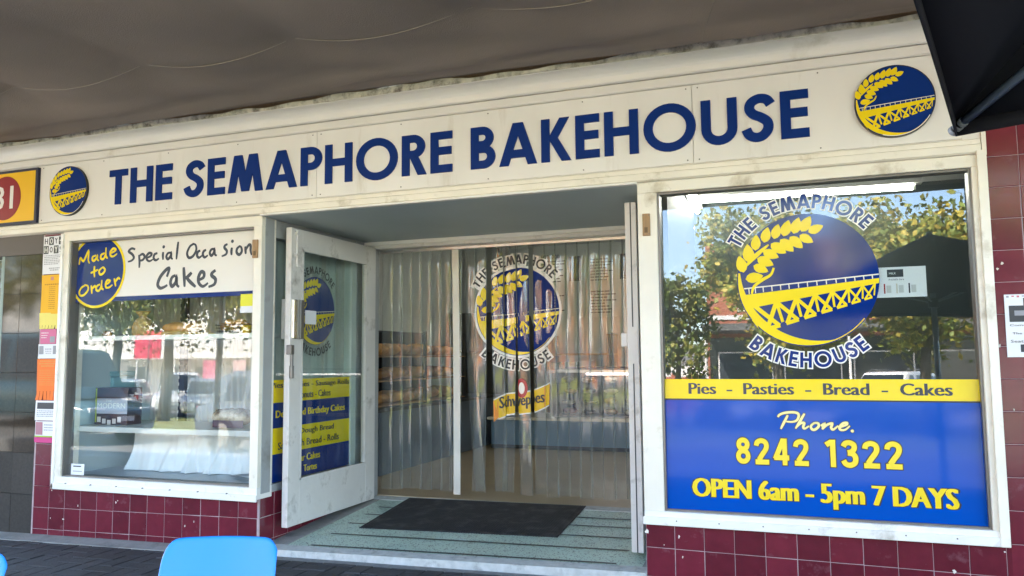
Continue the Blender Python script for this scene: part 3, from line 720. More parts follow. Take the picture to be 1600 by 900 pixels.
# ---------------------------------------------------------------- fascia sign
sign = thing('shop_sign', 'long cream fascia sign with raised navy letters THE SEMAPHORE BAKEHOUSE', 'shop sign', (-1.5, -.02, 2.08))
def PS(mb, name, m, parent, **k):
    """build in world coordinates under a thing that stands at a location"""
    o = mb.build(name, m, None, **k); o.parent = parent
    r = parent
    o.matrix_parent_inverse = Matrix.Translation(r.location).inverted() if r.parent is None else Matrix.Identity(4); return o
def reroot(o, parent):
    o.parent = parent; o.matrix_parent_inverse = Matrix.Translation(parent.location).inverted() if parent.parent is None else Matrix.Identity(4); return o
S1, S2 = at(495, 250, -.03)[0], at(1082, 190, -.03)[0]
for a, b in ((-4.588, S1 - .0015), (S1 + .0015, S2 - .0015), (S2 + .0015, 1.612)):
    p = PS(MB().box(a, b, -.0305, -.0195, 2.080, 2.517), 'panel', M_panel, sign, bevel=.001)
    n = max(2, round((b - a) / .65))
    for k in range(n + 1):
        x = a + .03 + (b - a - .06) * k / n
        for z in (2.098, 2.500): reroot(MB().tube([(x, -.0300, z), (x, -.0325, z)], .0045, 6).build('screw', M_dsteel), p)
for k in sign.children:
    for c in k.children: c.matrix_parent_inverse = Matrix.Identity(4)
for wd, x0, x1 in (('THE', -3.885, -3.303), ('SEMAPHORE', -3.190, -1.132), ('BAKEHOUSE', -1.008, .914)):
    gap = .105; hh = .257; tot = word_width(wd, gap); sx = (x1 - x0) / tot; x = x0
    for ch in wd:
        mb = MB(); front = -.0305
        for i, st in enumerate(glyph(ch)):
            yf = front - .009 - .0003 * i
            for q in st:
                f = [(x + u * sx, yf, 2.163 + v * hh) for u, v in q]; b_ = [(p[0], front + .001, p[2]) for p in f]
                mb.poly(f)
                for k in range(4): mb.poly([f[k], b_[k], b_[(k + 1) % 4], f[(k + 1) % 4]])
        bm = bmesh.new(); me = mb.mesh('letter'); bm.from_mesh(me); bmesh.ops.remove_doubles(bm, verts=bm.verts, dist=1e-5)
        bmesh.ops.delete(bm, geom=[f for f in bm.faces if len(f.verts) == 4 and all(len(e.link_faces) > 2 for e in f.edges if abs(e.verts[0].co.y - e.verts[1].co.y) < .01) and abs(f.normal.y) < .5 and False], context='FACES')
        bmesh.ops.recalc_face_normals(bm, faces=bm.faces); bm.to_mesh(me); bm.free()
        o = bpy.data.objects.new('letter', me); col.objects.link(o); me.materials.append(M_blue); reroot(o, sign)
        x += (GL[ch][0] + gap) * sx
def roundel(cx, cz, r):
    e = bpy.data.objects.new('emblem', None); col.objects.link(e); reroot(e, sign)
    mb = MB(); n = 48
    ring = [(cx + r * 1.01 * math.cos(2 * math.pi * k / n), cz + r * 1.01 * math.sin(2 * math.pi * k / n)) for k in range(n)]
    for k in range(n):
        a, b = ring[k], ring[(k + 1) % n]; mb.poly([(a[0], -.030, a[1]), (a[0], -.049, a[1]), (b[0], -.049, b[1]), (b[0], -.030, b[1])])
    mb.poly([(p[0], -.049, p[1]) for p in reversed(ring)]); mb.build('backing', M_black, e)
    for f in e.children: pass
    put_emblem(e, fmap(-.0495), cx, cz, r * .985, M_blue, 0.0)
    prints(scaled([ribbon(arc(0, 0, .975, 250, 330, 20), .02)], cx, cz, r), fmap(-.0495), 'rim_line', M_wvin, e, .0035)
roundel(-4.277, 2.299, .186); roundel(1.318, 2.300, .184)

# ---------------------------------------------------------------- vinyl on the phone window
wl = thing('window_logo', 'big round blue and yellow wheat and jetty logo on phone window glass', 'window sticker', (EC[0], .05, EC[1]))
E_ = bpy.data.objects.new('emblem', None); col.objects.link(E_); reroot(E_, wl)
M_lav = M_navy
put_emblem(E_, wmap, EC[0], EC[1], ER, M_lav, 0.0, [('THE SEMAPHORE', 1.19, 96, .215, True), ('BAKEHOUSE', 1.205, 269, .225, False)])
wp = thing('window_panel', 'yellow and blue vinyl panel with phone number and opening hours across window foot', 'window sticker', (.87, .04, .2))
def rect(fm, x0, x1, z0, z1, name, m, parent, base=0.0, n=1):
    mb = MB()
    for i in range(n):
        a, b = z0 + (z1 - z0) * i / n, z0 + (z1 - z0) * (i + 1) / n; mb.poly([fm(x0, a, base), fm(x1, a, base), fm(x1, b, base), fm(x0, b, base)])
    o = mb.build(name, m); return reroot(o, parent)
rect(wmap, .114, 1.628, .795, .902, 'yellow_band', M_yel, wp); rect(wmap, .114, 1.628, .206, .795, 'blue_panel', M_vblue, wp)
rect(wmap, .114, 1.628, .789, .797, 'edge_line', M_ink, wp, .0004)
def tl(s, fm, box, m, parent, base=0.0, bold=2, bx=.03):
    """large lettering, every letter a part of its own"""
    vs, fs = text_mesh(s, 0, 3); par = list(range(len(vs)))
    def fd(i):
        while par[i] != i: par[i] = par[par[i]]; i = par[i]
        return i
    for f in fs:
        for q in f[1:]: par[fd(q)] = fd(f[0])
    isl = {}
    for f in fs: isl.setdefault(fd(f[0]), []).append(f)
    rng = sorted([[min(vs[i][0] for f in g for i in f), max(vs[i][0] for f in g for i in f), g] for g in isl.values()], key=lambda e: e[0]); out = []
    for r_ in rng:
        if out and r_[0] < out[-1][1] - .5 * min(r_[1] - r_[0], out[-1][1] - out[-1][0]): out[-1][1] = max(out[-1][1], r_[1]); out[-1][2] = out[-1][2] + r_[2]
        else: out.append(r_)
    a0 = min(v[0] for v in vs); a1 = max(v[0] for v in vs); b0 = min(v[1] for v in vs); b1 = max(v[1] for v in vs); x0, x1, z0, z1 = box
    for _, _, g in out:
        mb = MB(); k = 0
        for i in range(-bold, bold + 1):
            for f in g: mb.poly([fm(x0 + (vs[q][0] - a0) / (a1 - a0) * (x1 - x0) + i * bx * (z1 - z0), z0 + (vs[q][1] - b0) / (b1 - b0) * (z1 - z0), base + k * .00008) for q in f])
            k += 1
        reroot(mb.build('letter', m), parent)
def tx(s, fm, box, name, m, parent, **k):
    o = text_fit(s, fm, *box, name, m, None, **k); o['kind'] = 'stuff'; return reroot(o, parent)
def pxbox(p0, p1, yt, yb):
    """text rectangle from picture corners at the mid height"""
    m_ = (yt + yb) / 2; x0 = at(p0, m_, .022)[0]; x1 = at(p1, m_, .022)[0]; return x0, x1
x0, x1 = pxbox(1077, 1487, 597, 619); tl('Pies  -  Pasties  -  Bread  -  Cakes', wmap, (x0, x1, .822, .882), M_char, wp, base=.001, bold=2, bx=.028)
x0, x1 = at(1150, 705, .017)[0], at(1410, 709, .017)[0]; zt, zb = at(1152, 683, .017)[1], at(1152, 724, .017)[1]
for part, a, b in (('8242', x0, at(1264, 705, .017)[0]), ('1322', at(1290, 707, .017)[0], x1)):
    gp = .16; sx = (b - a) / word_width(part, gp); xx = a; hh = zt - zb
    for ch in part:
        for g, m, nm, base in ((.035, M_ink, 'digit_edge', .0006), (0.0, M_yel, 'digit', .0014)):
            reroot(prints([[[(xx + u * sx, zb + v * hh) for u, v in q] for q in st] for st in glyph(ch, g)], wmap, nm, m, None, base), wp)
        xx += (GL[ch][0] + gp) * sx
x0, x1 = at(1084, 762, .012)[0], at(1496, 778, .012)[0]
zt = at(1290, 755, .012)[1]; zb = at(1290, 795, .012)[1]
tx('OPEN 6am - 5pm 7 DAYS', wmap, (x0 - .003, x1 + .005, zb - .006, zt + .004), 'lettering_edge', M_ink, wp, base=.0006, bold=2, bx=.038)
tl('OPEN 6am - 5pm 7 DAYS', wmap, (x0, x1, zb, zt), M_yel, wp, base=.0012, bold=2, bx=.026)
def hand(strokes, ox, oy, sc_, Yp, wd, fm, name, m, parent, base, grow=0.0, taper=.35):
    """brush lettering traced as centre lines"""
    out = []
    for st in strokes:
        pts = [at(ox + a / sc_, oy + b / sc_, Yp) for a, b in st]
        if len(pts) == 1:
            c = pts[0]; out.append([[(c[0] + (wd * .62 + grow) * math.cos(k * math.pi / 4), c[1] + (wd * .62 + grow) * math.sin(k * math.pi / 4)) for k in range(8)]]); continue
        s = smooth(pts, 4); n = len(s)
        out.append(ribbon(s, [wd * (1 - taper * abs(2 * i / (n - 1) - .9) ** 2) for i in range(n)], grow))
    for k, st in enumerate(out): reroot(prints([st], fm, name, m, None, base + .00004 * k), parent)
PHONE = [[(155, 215), (180, 180), (260, 150), (380, 140), (460, 155), (480, 200), (450, 265), (380, 290), (285, 285)], [(310, 185), (250, 300), (200, 400)],
         [(570, 160), (500, 280), (430, 395)], [(440, 375), (510, 312), (565, 310), (550, 370), (575, 395), (640, 355)], [(725, 308), (672, 350), (682, 400), (730, 412), (790, 362), (782, 312), (725, 308), (700, 318)],
         [(825, 352), (880, 322), (862, 370), (848, 408)], [(850, 400), (925, 335), (1000, 315), (985, 380), (1020, 410), (1095, 350)], [(1130, 372), (1225, 335), (1230, 305), (1170, 315), (1115, 375), (1140, 415), (1210, 410), (1278, 352)], [(1317, 432)]]
hand(PHONE, 1200, 630, 10, .017, .013, wmap, 'stroke_edge', M_ink, wp, .0006, .003)
hand(PHONE, 1200, 630, 10, .017, .013, wmap, 'brush_stroke', mat('cream_vinyl', (.82, .72, .30), .2), wp, .0022)
# milk notice inside the glass
mn = thing('milk_notice', 'white milk notice taped inside the phone window beside the logo', 'notice', (1.3, .07, 1.4))
x0, z0 = at(1371, 467, .042); x1, z1 = at(1446, 414, .042)
def imap(u, v, d): return (u, ypane(v) + .012 - d, v)
rect(imap, x0 - .02, x1, z0 + .005, z1 - .004, 'sheet', M_paper, mn); wN = x1 - x0
rect(imap, x0 + wN * .22, x0 + wN * .55, z1 - .055, z1 - .016, 'black_box', M_ink, mn, .0006)
tx('MILK', imap, (x0 + wN * .26, x0 + wN * .40, z1 - .041, z1 - .031), 'lettering', M_paper, mn, base=.001); tx('Available here', imap, (x0 + wN * .24, x0 + wN * .56, z1 - .072, z1 - .062), 'lettering', M_char, mn, base=.001)
for k, c in enumerate(((.3, .02, .02), (.55, .5, .4), (.02, .02, .03))):
    xx = x0 + wN * (.14 + .25 * k); rect(imap, xx, xx + .007, z0 + .025, z0 + .075, 'bottle_print', mat('bottle_print_%s' % 'abc'[k], c, .6), mn, .0006); rect(imap, xx + .012, xx + .034, z0 + .028, z0 + .066, 'bottle_text', mat('pale_grey_print', (.5, .5, .5), .6), mn, .0006)

# ---------------------------------------------------------------- cake window banner and roundel
cb = thing('cake_banner', 'white banner lettered Special Occasion Cakes across cake window top', 'banner', (-3.4, .06, 1.45))
bx0, bx1 = -4.248, -2.604
mb = MB(); zt = 1.912
zl, zr = at(190, 464, .028)[1], at(397, 454, .028)[1]
tb0 = [wmap(bx0, zl, 0), wmap(bx1, zr, 0), wmap(bx1, zt, 0), wmap(bx0, zt, 0)]; mb.poly(tb0); reroot(mb.build('sheet', mat('banner_white', (.72, .68, .62), .35)), cb)
rect(wmap, bx0, bx1, zl - .028, zl + .004, 'border', M_navy, cb, .0003)
SPEC = [[(555, 108), (525, 100), (500, 125), (530, 150), (545, 180), (525, 205), (493, 215)], [(588, 155), (594, 210), (592, 268)], [(590, 165), (620, 148), (638, 172), (620, 200), (592, 205)],
        [(655, 183), (690, 165), (697, 145), (675, 140), (655, 165), (657, 195), (680, 210), (708, 195)], [(748, 140), (722, 152), (716, 185), (735, 202), (762, 186)], [(797, 130), (795, 160), (797, 198)], [(801, 86)],
        [(868, 135), (838, 142), (825, 172), (840, 192), (862, 165), (867, 140), (868, 182), (882, 190)], [(926, 42), (918, 120), (912, 195)],
        [(1062, 60), (1028, 82), (1004, 140), (1020, 180), (1055, 166), (1082, 115), (1076, 70), (1048, 58)], [(1118, 118), (1097, 130), (1090, 160), (1106, 180), (1132, 163)], [(1168, 112), (1147, 125), (1140, 155), (1157, 177), (1184, 158)],
        [(1238, 103), (1212, 110), (1200, 140), (1215, 162), (1235, 135), (1240, 108), (1245, 153), (1262, 160)], [(1352, 62), (1330, 75), (1326, 95), (1346, 120), (1340, 150), (1302, 168)], [(1390, 92), (1386, 125), (1388, 158)], [(1394, 38)],
        [(1462, 78), (1436, 100), (1432, 135), (1455, 154), (1476, 125), (1470, 90), (1452, 78)], [(1506, 82), (1508, 115), (1510, 148)], [(1510, 112), (1535, 70), (1551, 75), (1552, 120), (1562, 158)]]
CAKES = [[(832, 345), (852, 275), (826, 283), (776, 345), (754, 410), (774, 442), (804, 436), (838, 416)], [(908, 332), (877, 350), (864, 395), (880, 427), (910, 390), (916, 345), (920, 412), (940, 432)],
         [(976, 262), (982, 340), (986, 432)], [(1046, 308), (1018, 338), (990, 362)], [(1004, 356), (1040, 395), (1082, 432)], [(1108, 372), (1148, 350), (1152, 312), (1127, 303), (1105, 350), (1110, 400), (1145, 428), (1188, 398)],
         [(1252, 288), (1222, 312), (1220, 335), (1252, 365), (1242, 410), (1192, 432)]]
hand(SPEC, 110, 370, 5.517, .032, .0205, wmap, 'brush_stroke', M_char, cb, .0010)
hand(CAKES, 110, 370, 5.517, .032, .027, wmap, 'brush_stroke', M_char, cb, .0010)
mo = thing('order_roundel', 'round navy Made to Order sticker with yellow rim in cake window corner', 'window sticker', (-4.1, .06, 1.5))
cx, cz = at(151, 424, .028); rO = cz - at(149, 481.5, .028)[1]
def clip_poly(q, x0=None, x1=None, z1=None):
    def cut(pts, f):
        out = []
        for i in range(len(pts)):
            a, b = pts[i], pts[(i + 1) % len(pts)]; fa, fb = f(a), f(b)
            if fa >= 0: out.append(a)
            if fa * fb < 0: t = fa / (fa - fb); out.append((a[0] + (b[0] - a[0]) * t, a[1] + (b[1] - a[1]) * t))
        return out
    if x0 is not None and q: q = cut(q, lambda p: p[0] - x0)
    if x1 is not None and q: q = cut(q, lambda p: x1 - p[0])
    if z1 is not None and q: q = cut(q, lambda p: z1 - p[1])
    return q if len(q) > 2 else None
def clipped(polys, **k):
    out = []
    for st in polys:
        n = [c for c in (clip_poly(q, **k) for q in st) if c]
        if n: out.append(n)
    return out
ring = clipped(scaled(EDISC, cx, cz, rO), x0=bx0, z1=zt); reroot(prints(ring, wmap, 'rim', M_yel, None, .0020), mo)
ring = clipped(scaled(EDISC, cx, cz, rO * .93), x0=bx0, z1=zt); reroot(prints(ring, wmap, 'disc', M_navy, None, .0026), mo)
ORDER = [[(73, 240), (82, 182), (110, 208), (150, 122), (150, 200), (162, 228)], [(217, 160), (190, 170), (185, 195), (200, 207), (225, 175), (228, 163), (228, 195), (242, 205)], [(290, 140), (262, 155), (258, 185), (280, 190), (298, 150), (302, 92)], [(300, 140), (302, 170), (318, 185)],
         [(335, 142), (365, 130), (386, 110), (365, 100), (340, 130), (345, 165), (370, 166), (397, 145)], [(205, 252), (203, 300), (207, 348)], [(173, 312), (237, 283)], [(267, 268), (245, 295), (255, 325), (280, 315), (296, 285), (280, 263), (262, 272)],
         [(127, 418), (95, 440), (77, 480), (90, 507), (120, 500), (152, 460), (150, 425), (122, 414)], [(180, 418), (184, 455), (186, 492)], [(186, 452), (210, 424), (217, 442)], [(255, 410), (230, 425), (222, 455), (245, 466), (265, 430), (271, 372)], [(270, 420), (272, 445), (287, 456)],
         [(300, 411), (325, 400), (341, 380), (320, 374), (305, 400), (308, 436), (335, 436), (362, 414)], [(378, 358), (384, 390), (391, 428)], [(388, 388), (412, 355), (427, 366)]]
hand(ORDER, 110, 370, 5.517, .028, .0165, wmap, 'brush_stroke', M_yel, mo, .0034)

# ---------------------------------------------------------------- side window stickers behind the open door
sl = thing('porch_window_sticker', 'logo and striped yellow and navy product list on porch side window behind open door', 'window sticker', (-2.54, .6, .2))
def rectS(y0, y1, z0, z1, m, name, base=0.0): return rect(smap, y0, y1, z0, z1, name, m, sl, base)
es = bpy.data.objects.new('emblem', None); col.objects.link(es); reroot(es, sl)
put_emblem(es, smap, .62, 1.385, .253, M_navy, 0.0, [('THE SEMAPHORE', 1.20, 96, .22, True), ('BAKEHOUSE', 1.21, 268, .23, False)], fill=M_ink, outline=None)
for z0, z1, m in ((.733, .888, M_yel), (.562, .733, M_navy), (.387, .562, M_yel), (.200, .387, M_navy)): rectS(.098, 1.128, z0, z1, m, 'colour_band')
for s, y0, y1, z0, z1, m in (('Pies - Pasties - Sausage Rolls', .115, 1.09, .820, .872, M_ink), ('Donuts - Cakes', .41, .83, .752, .802, M_ink), ('Decorated Birthday Cakes', .17, 1.03, .615, .680, M_yel),
                             ('Sour Dough Bread', .27, .88, .487, .540, M_ink), ('Sandwich Bread - Rolls', .20, .95, .412, .462, M_ink), ('Bar Cakes', .42, .70, .305, .355, M_yel), ('Tortes', .50, .66, .228, .275, M_yel)):
    tx(s, smap, (y0, y1, z0, z1), 'lettering', m, sl, base=.001, bold=2, bx=.026)

# ---------------------------------------------------------------- strip curtain in the doorway, printed logo cut by its strips
sc_t = thing('strip_curtain', 'clear plastic strip curtain with printed logo hanging in shop doorway', 'strip curtain', (-1.25, 1.42, 1.9))
PS(MB().box(-2.45, -.08, 1.405, 1.44, 1.905, 1.925), 'rail', M_steel, sc_t)
YC = 1.425
CE = (-1.245, 1.387, .345)
def cur_polys():
    out = []
    out.append(('white_print', M_wvin, .0006, scaled(arc_word('THE SEMAPHORE', 1.20, 95, .225, True, .12), *CE) + scaled(arc_word('BAKEHOUSE', 1.21, 268, .23, False, .12), *CE) + scaled([ribbon(arc(0, 0, 1.03, 0, 360, 40), .06)], *CE)))
    out.append(('disc', mat('navy_print', (.002, .022, .17), .5, spec=.15), .0012, scaled(EDISC, *CE)))
    out.append(('railing', M_pale, .0016, scaled(EW, *CE)))
    out.append(('wheat_and_jetty', M_yel, .0022, scaled(EY, *CE)))
    out.append(('lettering', M_ink, .0032, scaled(arc_word('THE SEMAPHORE', 1.20, 95, .215, True), *CE) + scaled(arc_word('BAKEHOUSE', 1.21, 268, .225, False), *CE)))
    # swallow-tailed yellow drink banner below
    up = smooth([(-1.465, .690), (-1.36, .735), (-1.22, .752), (-1.09, .780), (-.982, .826)], 5); lo = smooth([(-1.425, .552), (-1.32, .585), (-1.20, .600), (-1.09, .618), (-.990, .668)], 5)
    n = len(up); band = [[lo[i], lo[i + 1], up[i + 1], up[i]] for i in range(n - 1)]
    grow = [[(lo[i][0], lo[i][1] - .010), (lo[i + 1][0], lo[i + 1][1] - .010), (up[i + 1][0], up[i + 1][1] + .010), (up[i][0], up[i][1] + .010)] for i in range(n - 1)]
    out.append(('banner_edge', M_wvin, .0006, [grow])); out.append(('banner', M_dyel, .0012, [band]))
    out.append(('ribbon_tail', mat('orange_print', (.70, .24, .02), .3), .0018, [[[(-1.470, .52), (-1.425, .56), (-1.425, .69), (-1.470, .685)]], [[(-1.03, .645), (-.990, .668), (-.982, .826), (-1.03, .806)]]]))
    vs, fs = text_mesh('Schweppes', 0, 2); a0 = min(v[0] for v in vs); a1 = max(v[0] for v in vs); b0 = min(v[1] for v in vs)
    tq = []
    for dxx in (-.004, 0, .004):
        st = []
        for f in fs:
            pts = []
            for i in f:
                u = (vs[i][0] - a0) / (a1 - a0); x = -1.415 + .385 * u + dxx; z = .600 + .055 * u + (vs[i][1] - b0) * .128; pts.append((x, z))
            st.append(pts)
        tq.append(st)
    out.append(('drink_lettering', M_ink, .0024, tq))
    oval = lambda r, ry, m, b, nm: out.append((nm, m, b, [[[(-1.222, .790), (-1.222 + r * math.cos(R(a)), .790 + ry * math.sin(R(a))), (-1.222 + r * math.cos(R(a + 20)), .790 + ry * math.sin(R(a + 20)))] for a in range(0, 360, 20)]]))
    oval(.050, .075, mat('red_print', (.42, .012, .02), .3), .0026, 'red_seal'); oval(.026, .045, M_wvin, .0030, 'seal_centre')
    return out
CP = cur_polys()
M_edge = mat('strip_edge', (.16, .18, .17), .25)
M_glare = mat('milky_strip', (.66, .66, .60), .3, var=.1)  # opaque pale colour stands for light caught on one turned clear strip
reroot(MB().grid(lambda u, v: (-1.788 + .058 * u + .012 * (1 - v), YC - .03 + .012 * math.sin(3 * v), -.04 + 1.94 * v), 2, 20).build('milky_strip', M_glare, smooth=True), sc_t)
sx_ = -2.44; k = 0; strips = []
while sx_ < -.13:
    wd = .098
    if -1.86 < sx_ < -1.20: gap = random.choice((.098, .14, .118))
    else: gap = .088
    strips.append((sx_, sx_ + wd)); sx_ += gap
random.seed(21)
for k, (a, b) in enumerate(strips):
    loose = -1.9 < a < -1.18
    tw = random.uniform(-.5, .5) if loose else random.uniform(-.10, .10)
    lean = (random.uniform(-.05, .10) if loose else random.uniform(-.004, .004)); ph = random.uniform(0, 6.3); am = random.uniform(.002, .006)
    yo = YC + (.006 if k % 2 else 0) + (random.uniform(0, .05) if loose else 0); L_ = 1.915; zb = -.022 + random.uniform(-.012, .012)
    def sf_(x, z, d=0.0, a=a, b=b, tw=tw, lean=lean, ph=ph, am=am, yo=yo, zb=zb):
        t = (1.912 - z) / 1.93; u = (x - (a + b) / 2)
        ang = tw * t; X = (a + b) / 2 + lean * t * t + u * math.cos(ang); Y = yo + u * math.sin(ang) + am * math.sin(ph + 7 * t) * t + .004 * (u / .049) ** 2 + .004 * (u / .049) ** 6 + .05 * t * (1 if loose else .25) * math.sin(ph)
        return (X, Y - d, z)
    st = reroot(MB().grid(lambda u, v: sf_(a + (b - a) * u, zb + (1.912 - zb) * v), 8, 26).build('strip', G_pvc, smooth=True), sc_t)
    for ea in (a, b - .0022): MB().grid(lambda u, v: sf_(ea + .0022 * u, zb + (1.912 - zb) * v, .0008), 1, 26).build('strip_edge', M_edge, st, smooth=True)
    for nm, m, base, polys in CP:
        cl = clipped(polys, x0=a, x1=b - (.010 if not loose else 0)) if not loose else clipped(polys, x0=a, x1=b)
        if not cl: continue
        mb = MB()
        for i, s in enumerate(cl):
            for q in s: mb.poly([sf_(u, v, .0025 + base + .00003 * i) for u, v in q])
        o = mb.build(nm, m, st); o['kind'] = 'stuff'

# ---------------------------------------------------------------- awning over the footpath
aw = thing('awning', 'sagging grey brown fabric awning stretched over the footpath', 'awning', (-2, -2, 2.7))
def zaw(x, y):
    t = (x + 2.66) / 1.02; sc_ = abs(math.sin(math.pi * t)) ** .9; d = -y
    if d < .95:
        f = max(0, (d - .155) / .795); z = 2.712 + .02 * f - .075 * sc_ * f ** 2 - .050 * math.sin(math.pi * f ** .8) * (1 + .5 * math.sin(x * 1.3 + .6)) + .012 * math.sin(x * 5.2 + 9 * f) * math.sin(math.pi * f) ** .7 + .022 * math.sin(x * 1.7 - 15 * f + .4 + 1.3 * math.sin(x * .8)) * math.exp(-((f - .28) / .2) ** 2) * min(1, f * 7) + .011 * math.sin(x * 2.3 + 33 * f + 2 * math.sin(x * .6)) * math.exp(-((f - .2) / .15) ** 2) * min(1, f * 9)
    else:
        f = min((d - .95) / 2.85, 1); z = 2.735 - .075 * sc_ * (1 - f) ** 4 - .09 * math.sin(math.pi * f) + .03 * math.sin(4 * f * 3.14 + 2.2 * x + math.sin(3 * x)) * math.exp(-f * 4) * f * 6 + .06 * f + .012 * math.sin(x * 3.3 + 6 * f) * math.sin(math.pi * f)
    return z
def yaw(v): return -.156 - 3.67 * v ** 1.25
fab = MB().grid(lambda u, v: (-13 + 20 * u, yaw(v), zaw(-13 + 20 * u, yaw(v))), 260, 46)
o = reroot(fab.build('fabric', M_fab, smooth=True), aw)
so = o.modifiers.new('thick', 'SOLIDIFY'); so.thickness = .003; so.offset = 1
sm = MB(); sm.tube([(-9 + 13 * i / 260, -.95, zaw(-9 + 13 * i / 260, -.949) - .004) for i in range(261)], .0030, 6); reroot(sm.build('seam', M_seam, smooth=True), aw)
sm = MB(); sm.tube([(.35 + .22 * i / 20, -.13 - .82 * i / 20, zaw(.35 + .22 * i / 20, -.13 - .82 * i / 20) - .003) for i in range(21)], .003, 6); reroot(sm.build('seam', M_seam, smooth=True), aw)
reroot(MB().tube([(-13, -3.83, 2.78), (7, -3.83, 2.78)], .03, 10).build('front_rail', M_dsteel, smooth=True), aw)
reroot(MB().grid(lambda u, v: (-13 + 20 * u, -3.86 - .012 * math.sin(u * 130) * v, 2.79 - .05 * v + .0 * u), 240, 3).build('valance', M_fab, smooth=True), aw)
reroot(MB().box(-13, 7, -.20, .019, 2.728, 2.75).build('fixing_plate', M_timber), aw)  # added plate, blocks sky light leaking between fabric and batten
for x in (-10.5, -6.2, 5.2):
    reroot(MB().tube([(x, -3.83, zg(x, -3.8) - .06), (x, -3.83, 2.78)], .038, 12).build('post', M_dsteel, smooth=True), aw)

# ---------------------------------------------------------------- cafe umbrella
e1 = Vector((-.24, -.971, 0)); e2 = Vector((.971, -.24, 0)); A0 = Vector((1.205, -2.16, 1.60)); SD = 2.05
ctr = A0 + (e1 + e2) * SD / 2; apex = Vector((ctr.x, ctr.y, 2.24))
ub = thing('cafe_umbrella', 'black square cafe umbrella reaching in at upper corner', 'umbrella', (ctr.x, ctr.y, zg(ctr.x, ctr.y)))
cor = [A0, A0 + e2 * SD, A0 + (e1 + e2) * SD, A0 + e1 * SD]
for k in range(4):
    a, b = cor[k], cor[(k + 1) % 4]
    def cf(u, v, a=a, b=b):
        p = a.lerp(b, u); q = p.lerp(apex, v); s = math.sin(math.pi * u) * (1 - v)
        q.z += .05 * math.sin(math.pi * v) + .03 * s; q += (ctr - p).normalized() * (.008 * math.sin(math.pi * u) * (1 - v)); return q
    o = reroot(MB().grid(cf, 14, 12).build('canopy_panel', M_umb, smooth=True), ub); s_ = o.modifiers.new('thick', 'SOLIDIFY'); s_.thickness = .003
    hm = MB().grid(lambda u, v: cf(u, 0) + Vector((0, 0, -.035 * v)), 14, 1).build('hem', M_umb, smooth=True); reroot(hm, ub); hm.modifiers.new('thick', 'SOLIDIFY').thickness = .004
for a in cor:
    tip = a + Vector((0, 0, -.016)); top = apex + Vector((0, 0, -.10)); d = (top - tip).normalized()
    mid = tip.lerp(top, .5) + Vector((0, 0, -.035))
    rb = reroot(MB().tube([tip + d * .03, tip.lerp(top, .25) + Vector((0, 0, -.026)), mid, tip.lerp(top, .75) + Vector((0, 0, -.026)), top], .011, 8).build('rib', M_pole, smooth=True), ub)
    for q in range(3): MB().tube([tip - d * .012 + d * .017 * q, tip - d * .002 + d * .017 * q], .0125, 10).build('tip_ring', mat('grey_tip', (.25, .27, .30), .5), rb)
    MB().tube([tip - d * .014, tip + d * .045], .010, 10).build('tip_cap', M_black, rb)
    reroot(MB().tube([mid, Vector((ctr.x, ctr.y, 1.62))], .008, 6).build('strut', M_pole), ub)
reroot(MB().tube([(ctr.x, ctr.y, zg(ctr.x, ctr.y)), (ctr.x, ctr.y, 2.26)], .024, 12).build('pole', M_pole, smooth=True), ub)
reroot(MB().tube([(ctr.x, ctr.y, 1.58), (ctr.x, ctr.y, 1.66)], .045, 12).build('hub', M_black), ub)
reroot(MB().lathe([(0, .07), (.05, .07), (.25, .05), (.27, .03), (.27, 0)], (ctr.x, ctr.y, zg(ctr.x, ctr.y) - .01), 24).build('base', M_conc, smooth=True), ub)

# ---------------------------------------------------------------- cafe chairs
def make_chair(label, corner_l, corner_r, ztop, group):
    xl, yl = atz(*corner_l, ztop); xr, yr = atz(*corner_r, ztop)
    c = Vector(((xl + xr) / 2, (yl + yr) / 2, 0)); wv = Vector((xr - xl, yr - yl, 0)); W = wv.length; wv.normalize(); fwd = Vector((wv.y, -wv.x, 0))      # seat lies towards the viewer
    g0 = zg(c.x, c.y); t = thing('cafe_chair', label, 'chair', (c.x, c.y, g0), 0, group); H = ztop - g0
    def sh(u, v):
        # v 0..1 up the back, u across
        hw = W / 2 * (1.0 + .045 * (1 - v)); e = min(u, 1 - u)
        rr = .032; x = (u - .5) * 2
        drop = 0
        if v > .8: k = max(0, abs(x) - (1 - rr * 2 / W * 1.3)) / (rr * 2 / W * 1.3); drop = rr * (1 - math.sqrt(max(0, 1 - k * k))) * ((v - .8) / .2)
        z = .43 + (H - .43) * v - drop; back = -.10 * v ** 1.2 + .0
        q = wv * (hw * x * (1 - .0)) + fwd * (.20 * 0 + .06 - .0 + (.16 * (1 - v)) ** 1.0 * .6 + .035 * x * x - .06) + Vector((0, 0, z)); return q
    o = MB().grid(sh, 18, 14).build('back_shell', M_chair, t, smooth=True); s_ = o.modifiers.new('t', 'SOLIDIFY'); s_.thickness = .007; b_ = o.modifiers.new('b', 'SUBSURF'); b_.levels = 1; b_.render_levels = 1
    def st(u, v):
        x = (u - .5) * 2; hw = W / 2 * 1.16 * (1 - .05 * v); return wv * (hw * x) + fwd * (.096 + .40 * v) + Vector((0, 0, .43 - .015 * math.sin(math.pi * v) * (1 - x * x) + .012 * x * x - .03 * max(0, v - .85) / .15))
    o = MB().grid(st, 14, 12).build('seat_shell', M_chair, t, smooth=True); o.modifiers.new('t', 'SOLIDIFY').thickness = .007
    for sx, sy in ((-1, .12), (1, .12), (-1, .44), (1, .44)):
        a = wv * (sx * W * .45) + fwd * sy; MB().tube([a + Vector((0, 0, .42)), a * 1.0 + wv * (sx * .03) + fwd * (.04 if sy > .3 else -.06)], .011, 8).build('leg', M_steel, t, smooth=True)
    return t
